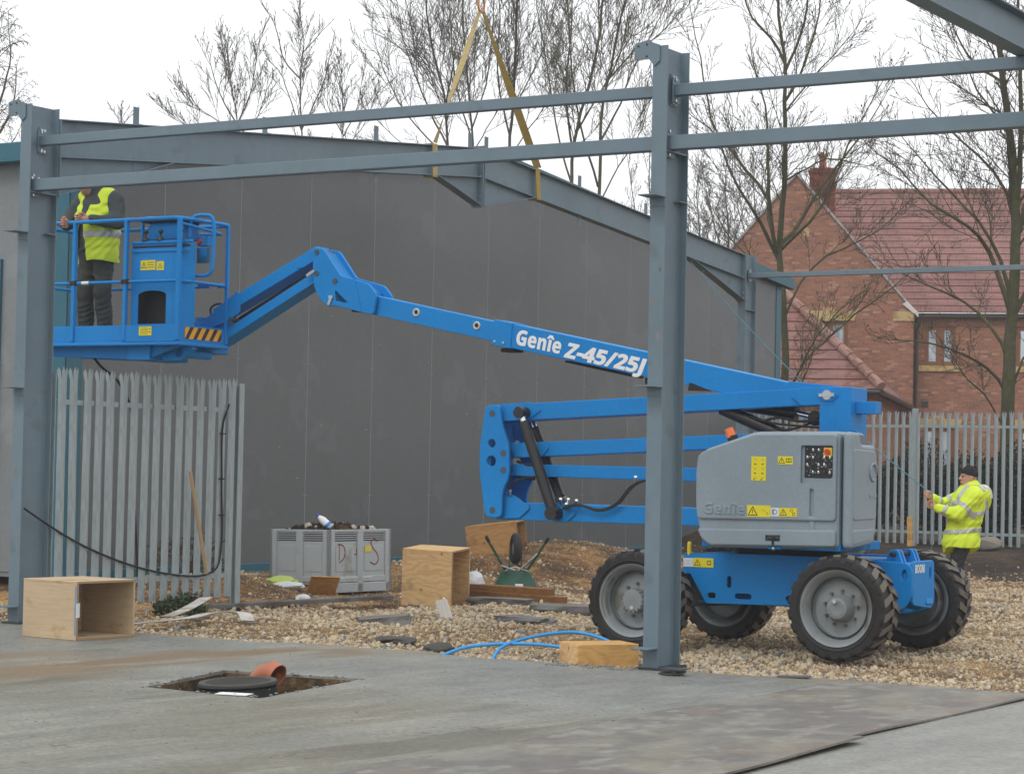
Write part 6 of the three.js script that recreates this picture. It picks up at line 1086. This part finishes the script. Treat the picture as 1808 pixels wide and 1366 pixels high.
function tree(label, d, base, limbs, o = {}) {
  const q = mulberry(o.seed ?? 1), R = (a, b) => a + (b - a) * q();
  const root = at(base[0], base[1], d); root.y = groundH(...worldToSite(root.x, root.z)) - .1;
  const t = thing('bare_tree', label, 'tree', root, 0, o.group), trunk = new Wood(), crown = new Wood();
  const up = V(0, 1, 0), { dens = 3.2, len = 2.4, rise = .35, ang = [.5, .95], droop = 0, tw = .0085, levels = 3, keys = .1, thin = 1 } = o;
  function grow(p, dir, L, r, lv) {
    const n = lv >= 3 ? 3 : lv === 2 ? 4 : 6, P = [p.clone()], D = dir.clone(); let c = p.clone();
    for (let i = 0; i < n; i++) { D.addScaledVector(V(R(-1, 1), R(-1, 1), R(-1, 1)), .16).addScaledVector(up, (lv > 1 ? rise * .5 : rise) / n - droop * lv / n).normalize(); c = c.clone().addScaledVector(D, L / n); P.push(c); }
    crown.tube(P, r, Math.max(tw * .7, r * .35), lv === 1 ? 5 : lv === 2 ? 4 : 3);
    if (lv >= levels) { if (q() < keys) crown.bud(P[P.length - 1], R(.01, .022)); return; }
    const m = Math.max(2, Math.round(L * dens * (lv === 1 ? 1.6 : 2.1))), cur = new THREE.CatmullRomCurve3(P);
    for (let i = 0; i < m; i++) { const s = .15 + .83 * (i + q() * .8) / m; side(cur.getPoint(s), cur.getTangent(s), L * R(.3, .58) * (1.1 - s * .55), Math.max(tw, r * (1 - s * .6) * R(.4, .6)), lv + 1); }
  }
  function side(p, tan, L, r, lv) { const a = R(...ang), w = V(R(-1, 1), R(-.6, 1), R(-1, 1)), perp = w.addScaledVector(tan, -w.dot(tan)).normalize(); grow(p, tan.clone().multiplyScalar(Math.cos(a)).addScaledVector(perp, Math.sin(a)).normalize(), L, r, lv); }
  limbs.forEach(([pts, r0_, r1_, lo = {}], li) => {
    const r0 = r0_ * thin, r1 = Math.max(.009, r1_ * thin);
    const P = pts.map(([u, v, dz = 0]) => at(u, v, d + dz).sub(root)); if (li === 0) P.unshift(V(P[0].x * .6, -.1, 0));
    const cur = new THREE.CatmullRomCurve3(P, false, 'centripetal'), L = cur.getLength(), n = Math.max(8, Math.round(L * 2.2)), Q = cur.getSpacedPoints(n);
    Q.forEach((p, i) => { if (i && i < n) p.add(V(R(-1, 1), 0, R(-1, 1)).multiplyScalar(.02)); });
    trunk.tube(Q, r0, r1, r0 > .06 ? 9 : 6);
    if (li === 0) trunk.tube([Q[0].clone().add(V(0, -.3, 0)), Q[0].clone().add(V(0, .5, 0))], r0 * 1.5, r0, 9);
    const s0 = lo.from ?? .25, m = Math.round(L * (1 - s0) * (lo.n ?? dens) * 1.1);
    for (let i = 0; i < m; i++) { const s = s0 + (1 - s0) * (i + q()) / m; side(cur.getPoint(s), cur.getTangent(s), (lo.len ?? len) * R(.55, 1.1) * (1.1 - .6 * s), Math.max(tw * 1.2, (r0 + (r1 - r0) * s) * R(.2, .36)), 1); }
    if (r1 < .03) grow(P[P.length - 1], cur.getTangent(1), (lo.len ?? len) * .5, r1, 1);
  });
  const s = { raw: true }; mesh('trunk', trunk.geo(), o.trunkMat ?? bark(.17, .17, .11), t, s); mesh('crown', crown.geo(), o.twigMat ?? bark(.12, .1, .075), t, s);
  return t;
}
const grey = bark(.28, .265, .215), twig = bark(.27, .24, .2), green = bark(.235, .24, .14);
// the two trees beyond the palisade
tree('bare tree with a thick mossy trunk at the right edge, before the brick house', 43, [1778, 1000], [
  [[[1778, 930], [1779, 800], [1780, 725], [1784, 620], [1788, 560], [1793, 460], [1793, 360], [1785, 243], [1772, 150], [1765, 87], [1754, 30], [1745, -60]], .215, .05, { from: .5, len: 2.2 }],
  [[[1793, 470], [1788, 380], [1775, 330], [1740, 285], [1700, 250, .4], [1640, 190, .5]], .06, .016],
  [[[1787, 560], [1760, 480], [1740, 430], [1705, 395, -.5], [1650, 365, -.6], [1590, 300, -.6], [1555, 275, -.6]], .075, .014],
  [[[1788, 540], [1770, 470], [1735, 400], [1690, 350, .5], [1650, 310, .6], [1600, 250, .6]], .06, .013],
  [[[1780, 700], [1755, 660], [1700, 625, -.5], [1640, 605, -.9], [1585, 600, -1.2]], .05, .012, { len: 1.5 }],
  [[[1781, 640], [1760, 590], [1730, 555, .4], [1690, 525, .7], [1630, 500, .9], [1570, 470, 1]], .05, .012, { len: 1.6 }],
  [[[1776, 760], [1745, 705], [1700, 660, -.6], [1670, 610, -.8]], .03, .01, { len: 1.2 }],
  [[[1790, 430], [1800, 330], [1803, 200], [1800, 60], [1798, -60]], .085, .03],
  [[[1793, 420], [1825, 330], [1850, 220], [1870, 100], [1880, -40]], .09, .03],
  [[[1788, 560], [1830, 480], [1880, 400]], .08, .03],
  [[[1780, 720], [1805, 640], [1840, 590]], .05, .02, { len: 1.4 }],
  [[[1770, 145], [1720, 110, .5], [1690, 60, .6], [1670, 10, .6]], .04, .012],
  [[[1785, 245], [1760, 205, -.5], [1730, 165, -.6], [1695, 90, -.7]], .04, .012],
], { seed: 11, trunkMat: green, twigMat: twig, dens: 3.7, len: 2.0, ang: [.45, .85], thin: .76, tw: .0054 });
tree('bare mossy tree forking into many limbs before the gable of the brick house', 47, [1388, 960], [
  [[[1388, 900], [1387, 740], [1386, 600], [1380, 500], [1376, 460], [1379, 420], [1382, 360], [1386, 277], [1386, 180], [1385, 100], [1377, 40], [1372, -50]], .17, .04, { from: .55, len: 2.0 }],
  [[[1376, 460], [1362, 430], [1340, 390, -.3], [1310, 340, -.6], [1285, 290, -.8], [1262, 235, -.8], [1222, 205, -.8]], .075, .016],
  [[[1376, 455], [1358, 390], [1352, 340, .3], [1320, 305, .5], [1290, 265, .6], [1262, 230, .7], [1240, 120, .7], [1222, 30, .7]], .07, .015],
  [[[1374, 450], [1362, 395, -.4], [1358, 330, -.5], [1357, 262, -.5], [1350, 180, -.5], [1330, 110, -.5]], .08, .018],
  [[[1379, 430], [1405, 405, .3], [1425, 370, .6], [1450, 330, .8], [1480, 290, 1], [1510, 255, 1], [1560, 175, 1]], .075, .014],
  [[[1380, 440], [1410, 410, -.4], [1440, 380, -.6], [1470, 325, -.8], [1500, 250, -.8], [1555, 150, -.8]], .06, .013],
  [[[1385, 110], [1365, 70], [1335, 40], [1312, -10], [1300, -60]], .055, .02],
  [[[1385, 130], [1402, 90], [1420, 40], [1427, -20], [1430, -60]], .06, .025],
  [[[1386, 180], [1405, 150], [1425, 100], [1445, 40], [1452, -30]], .055, .02],
  [[[1386, 200], [1415, 160, .5], [1460, 110, .7], [1500, 65, .8]], .035, .012],
  [[[1386, 560], [1420, 490, .3], [1455, 455, .5], [1510, 430, .8], [1560, 400, 1], [1600, 360, 1]], .045, .012, { len: 1.5 }],
  [[[1388, 700], [1420, 640, .4], [1460, 600, .7], [1510, 555, 1], [1560, 520, 1.2], [1620, 470, 1.2]], .05, .013, { len: 1.4 }],
  [[[1388, 690], [1410, 660, -.3], [1440, 600, -.5], [1470, 560, -.6], [1530, 510, -.7]], .04, .012, { len: 1.3 }],
  [[[1389, 760], [1410, 690, -.4], [1430, 640, -.6], [1445, 560, -.7]], .035, .011, { len: 1.3 }],
  [[[1380, 510], [1350, 480, .3], [1325, 455, .5], [1290, 420, .6], [1268, 385, .6]], .04, .011, { len: 1.3 }],
  [[[1384, 320], [1420, 300, -.5], [1460, 280, -.8], [1520, 290, -1]], .035, .011, { len: 1.4 }],
], { seed: 23, trunkMat: green, twigMat: twig, dens: 3.7, len: 1.9, ang: [.4, .8], thin: .62, tw: .0054 });
// tall trees behind the grey building
const tall = { thin: .43, dens: 3.0, len: 2.5, tw: .0062, ang: [.35, .75], rise: .5, trunkMat: grey, twigMat: twig };
tree('tall bare tree with a pale green trunk just left of the near column', 58, [1056, 900], [
  [[[1056, 800], [1056, 500], [1058, 340], [1063, 206], [1075, 137], [1090, 60], [1106, -10], [1115, -120]], .17, .05, { from: .5 }],
  [[[1060, 250], [1092, 190, .5], [1115, 130, .8], [1150, 60, 1], [1180, 0, 1]], .07, .02], [[[1056, 330], [1030, 240, -.5], [1015, 170, -.8], [1005, 60, -.9], [1000, -60, -1]], .08, .03],
  [[[1075, 140], [1120, 90, -.6], [1160, 65, -.8], [1200, 20, -.8]], .05, .015], [[[1058, 360], [1095, 290, .5], [1130, 235, .7], [1150, 170, .8]], .05, .015],
], { ...tall, seed: 31, trunkMat: green });
tree('tall bare tree leaning right, left of the pale green trunked one', 60, [1000, 900], [
  [[[1000, 800], [1002, 500], [1010, 300], [1016, 240], [1045, 130], [1058, 60], [1066, -10], [1072, -120]], .17, .06, { from: .45 }],
  [[[1012, 270], [1000, 160, -.5], [1008, 60, -.7], [1010, -60, -.8]], .09, .03], [[[1008, 320], [985, 240, .4], [970, 150, .6], [955, 50, .6], [940, -40, .6]], .07, .02], [[[1020, 230], [1050, 180, .5], [1090, 110, .8], [1110, 20, .9]], .06, .02],
], { ...tall, seed: 32 });
tree('tall straight bare tree right of the yellow slings', 62, [900, 900], [
  [[[898, 800], [899, 500], [900, 257], [907, 165], [911, 90], [912, 20], [916, -100]], .15, .07, { from: .5 }],
  [[[911, 25], [900, -20], [895, -100]], .06, .03], [[[900, 240], [880, 140, .6], [882, 40, .7], [884, -80, .7]], .07, .03], [[[904, 200], [935, 140, -.5], [965, 70, -.6], [985, -10, -.6]], .05, .016], [[[900, 280], [930, 230, .5], [960, 190, .7], [980, 120, .7]], .045, .014],
], { ...tall, seed: 33 });
tree('bare tree between the slings and left of the straight tall one', 61, [840, 900], [
  [[[838, 800], [836, 500], [834, 254], [828, 180], [824, 110], [818, 30], [815, -100]], .13, .05, { from: .45 }],
  [[[834, 250], [815, 190, .4], [800, 110, .6], [795, 20, .7], [790, -60, .7]], .06, .02], [[[832, 230], [855, 160, -.5], [868, 80, -.6], [872, -20, -.6]], .06, .02], [[[834, 270], [870, 210, .4], [905, 150, .5]], .04, .013],
], { ...tall, seed: 34 });
tree('broad bare tree with drooping side twigs, leftmost of the tall group', 63, [792, 900], [
  [[[795, 800], [794, 500], [791, 254], [784, 171], [770, 110], [757, 50], [748, -60]], .15, .05, { from: .4, len: 3.2 }],
  [[[791, 260], [760, 200, .5], [735, 140, .7], [712, 70, .8], [700, 0, .8]], .07, .018, { len: 2.8 }], [[[786, 190], [800, 110, -.5], [815, 30, -.6], [822, -50, -.6]], .06, .02], [[[792, 280], [750, 240, -.4], [710, 190, -.6], [680, 130, -.7], [660, 70, -.7]], .055, .014, { len: 2.6 }], [[[793, 300], [755, 280, .4], [705, 250, .5], [668, 215, .6]], .04, .012],
], { ...tall, seed: 35, rise: .3, dens: 2.8 });
// smaller farther trees
const small = { thin: .5, dens: 3.2, len: 1.7, tw: .0068, ang: [.3, .65], rise: .7, trunkMat: grey, twigMat: twig, keys: .15 };
tree('far bare tree with one high whip, above the left eaves beams', 66, [532, 900], [
  [[[533, 800], [533, 500], [532, 232], [530, 132], [536, 77], [528, 23]], .13, .014, { from: .45 }],
  [[[531, 140], [503, 108, .4], [484, 43, .6], [462, 4, .7]], .05, .012, { len: .9 }], [[[533, 95], [555, 70, .3], [573, 50, .4]], .03, .01, { len: .8 }], [[[532, 230], [510, 170], [495, 130], [478, 110]], .05, .012, { len: 1.2 }], [[[532, 230], [556, 180], [570, 150], [582, 100]], .05, .012],
], { ...small, seed: 41 });
tree('far rounded bare tree behind the left end of the rafter', 67, [420, 900], [
  [[[422, 800], [421, 500], [418, 213], [410, 160], [403, 110], [398, 80]], .12, .014, { from: .45 }],
  [[[418, 220], [395, 180, .4], [378, 140, .5], [368, 100, .5]], .05, .012], [[[418, 220], [440, 170, -.3], [450, 120, -.4], [455, 80, -.4]], .05, .012], [[[419, 240], [380, 210, .4], [350, 190, .5], [330, 160, .5]], .045, .012], [[[419, 240], [455, 205], [470, 160]], .045, .012], [[[419, 250], [370, 240], [330, 222], [300, 200]], .035, .011],
], { ...small, seed: 42, dens: 3.3 });
tree('far bare tree right of the one with the high whip', 68, [612, 900], [
  [[[612, 800], [610, 500], [606, 240], [604, 170], [602, 115]], .11, .013, { from: .5 }], [[[607, 240], [585, 200], [572, 170]], .04, .011], [[[607, 240], [630, 190], [640, 140]], .04, .011], [[[608, 260], [640, 225], [655, 190]], .035, .011],
], { ...small, seed: 43 });
tree('small far bare tree just left of the tall purlin cleat at the left', 70, [213, 900], [[[[214, 800], [214, 500], [214, 240], [214, 200]], .08, .012, { from: .7, len: .9 }], [[[214, 225], [205, 205], [198, 194]], .025, .01, { len: .6 }], [[[214, 225], [226, 208], [236, 200]], .025, .01, { len: .6 }]], { ...small, seed: 44 });
tree('pale birch with drooping twigs at the left edge of the sky', 72, [-25, 900], [
  [[[-22, 800], [-20, 500], [-18, 260], [-10, 150], [-4, 60], [-6, 10]], .14, .015, { from: .4, len: 1.6 }], [[[-16, 220], [8, 150], [18, 90], [14, 50]], .05, .012, { len: 1.2 }], [[[-18, 260], [10, 215], [26, 170], [28, 130]], .05, .012, { len: 1.3 }], [[[-18, 290], [14, 260], [30, 235]], .04, .012, { len: 1.2 }],
], { dens: 3.8, tw: .0075, ang: [.4, .9], rise: .1, droop: .55, trunkMat: grey, twigMat: twig, keys: .2, seed: 45 });
// a purplish thicket of fine twigs beyond the gable, and farther trees at its sides
for (const [i, [u, top, lab]] of [[1235, 300, 'fine twigged bare tree just right of the near column, beyond the gable'], [1285, 275, 'fine twigged bare tree left of the gable of the brick house'], [1335, 285, 'fine twigged bare tree hard against the left slope of the gable'], [1150, 240, 'fine twigged bare tree behind the near column below the eaves beams'], [1480, 300, 'fine twigged bare tree far behind the house chimney']].entries())
  tree(lab, 88 + i, [u, 900], [[[[u, 830], [u, 560], [u + 2, 430], [u - 4, top + 40], [u, top]], .16, .016, { from: .35 }], [[[u, 480], [u - 25, 390], [u - 42, top + 40]], .06, .014], [[[u, 470], [u + 22, 390], [u + 38, top + 50]], .06, .014], [[[u, 520], [u - 20, 440], [u - 50, 400]], .05, .014], [[[u, 520], [u + 24, 450], [u + 46, 410]], .05, .014]], { thin: .7, dens: 3.0, len: 1.9, tw: .008, ang: [.35, .8], rise: .35, trunkMat: grey, twigMat: twig, keys: .25, seed: 60 + i });
renderer.render(scene, camera);
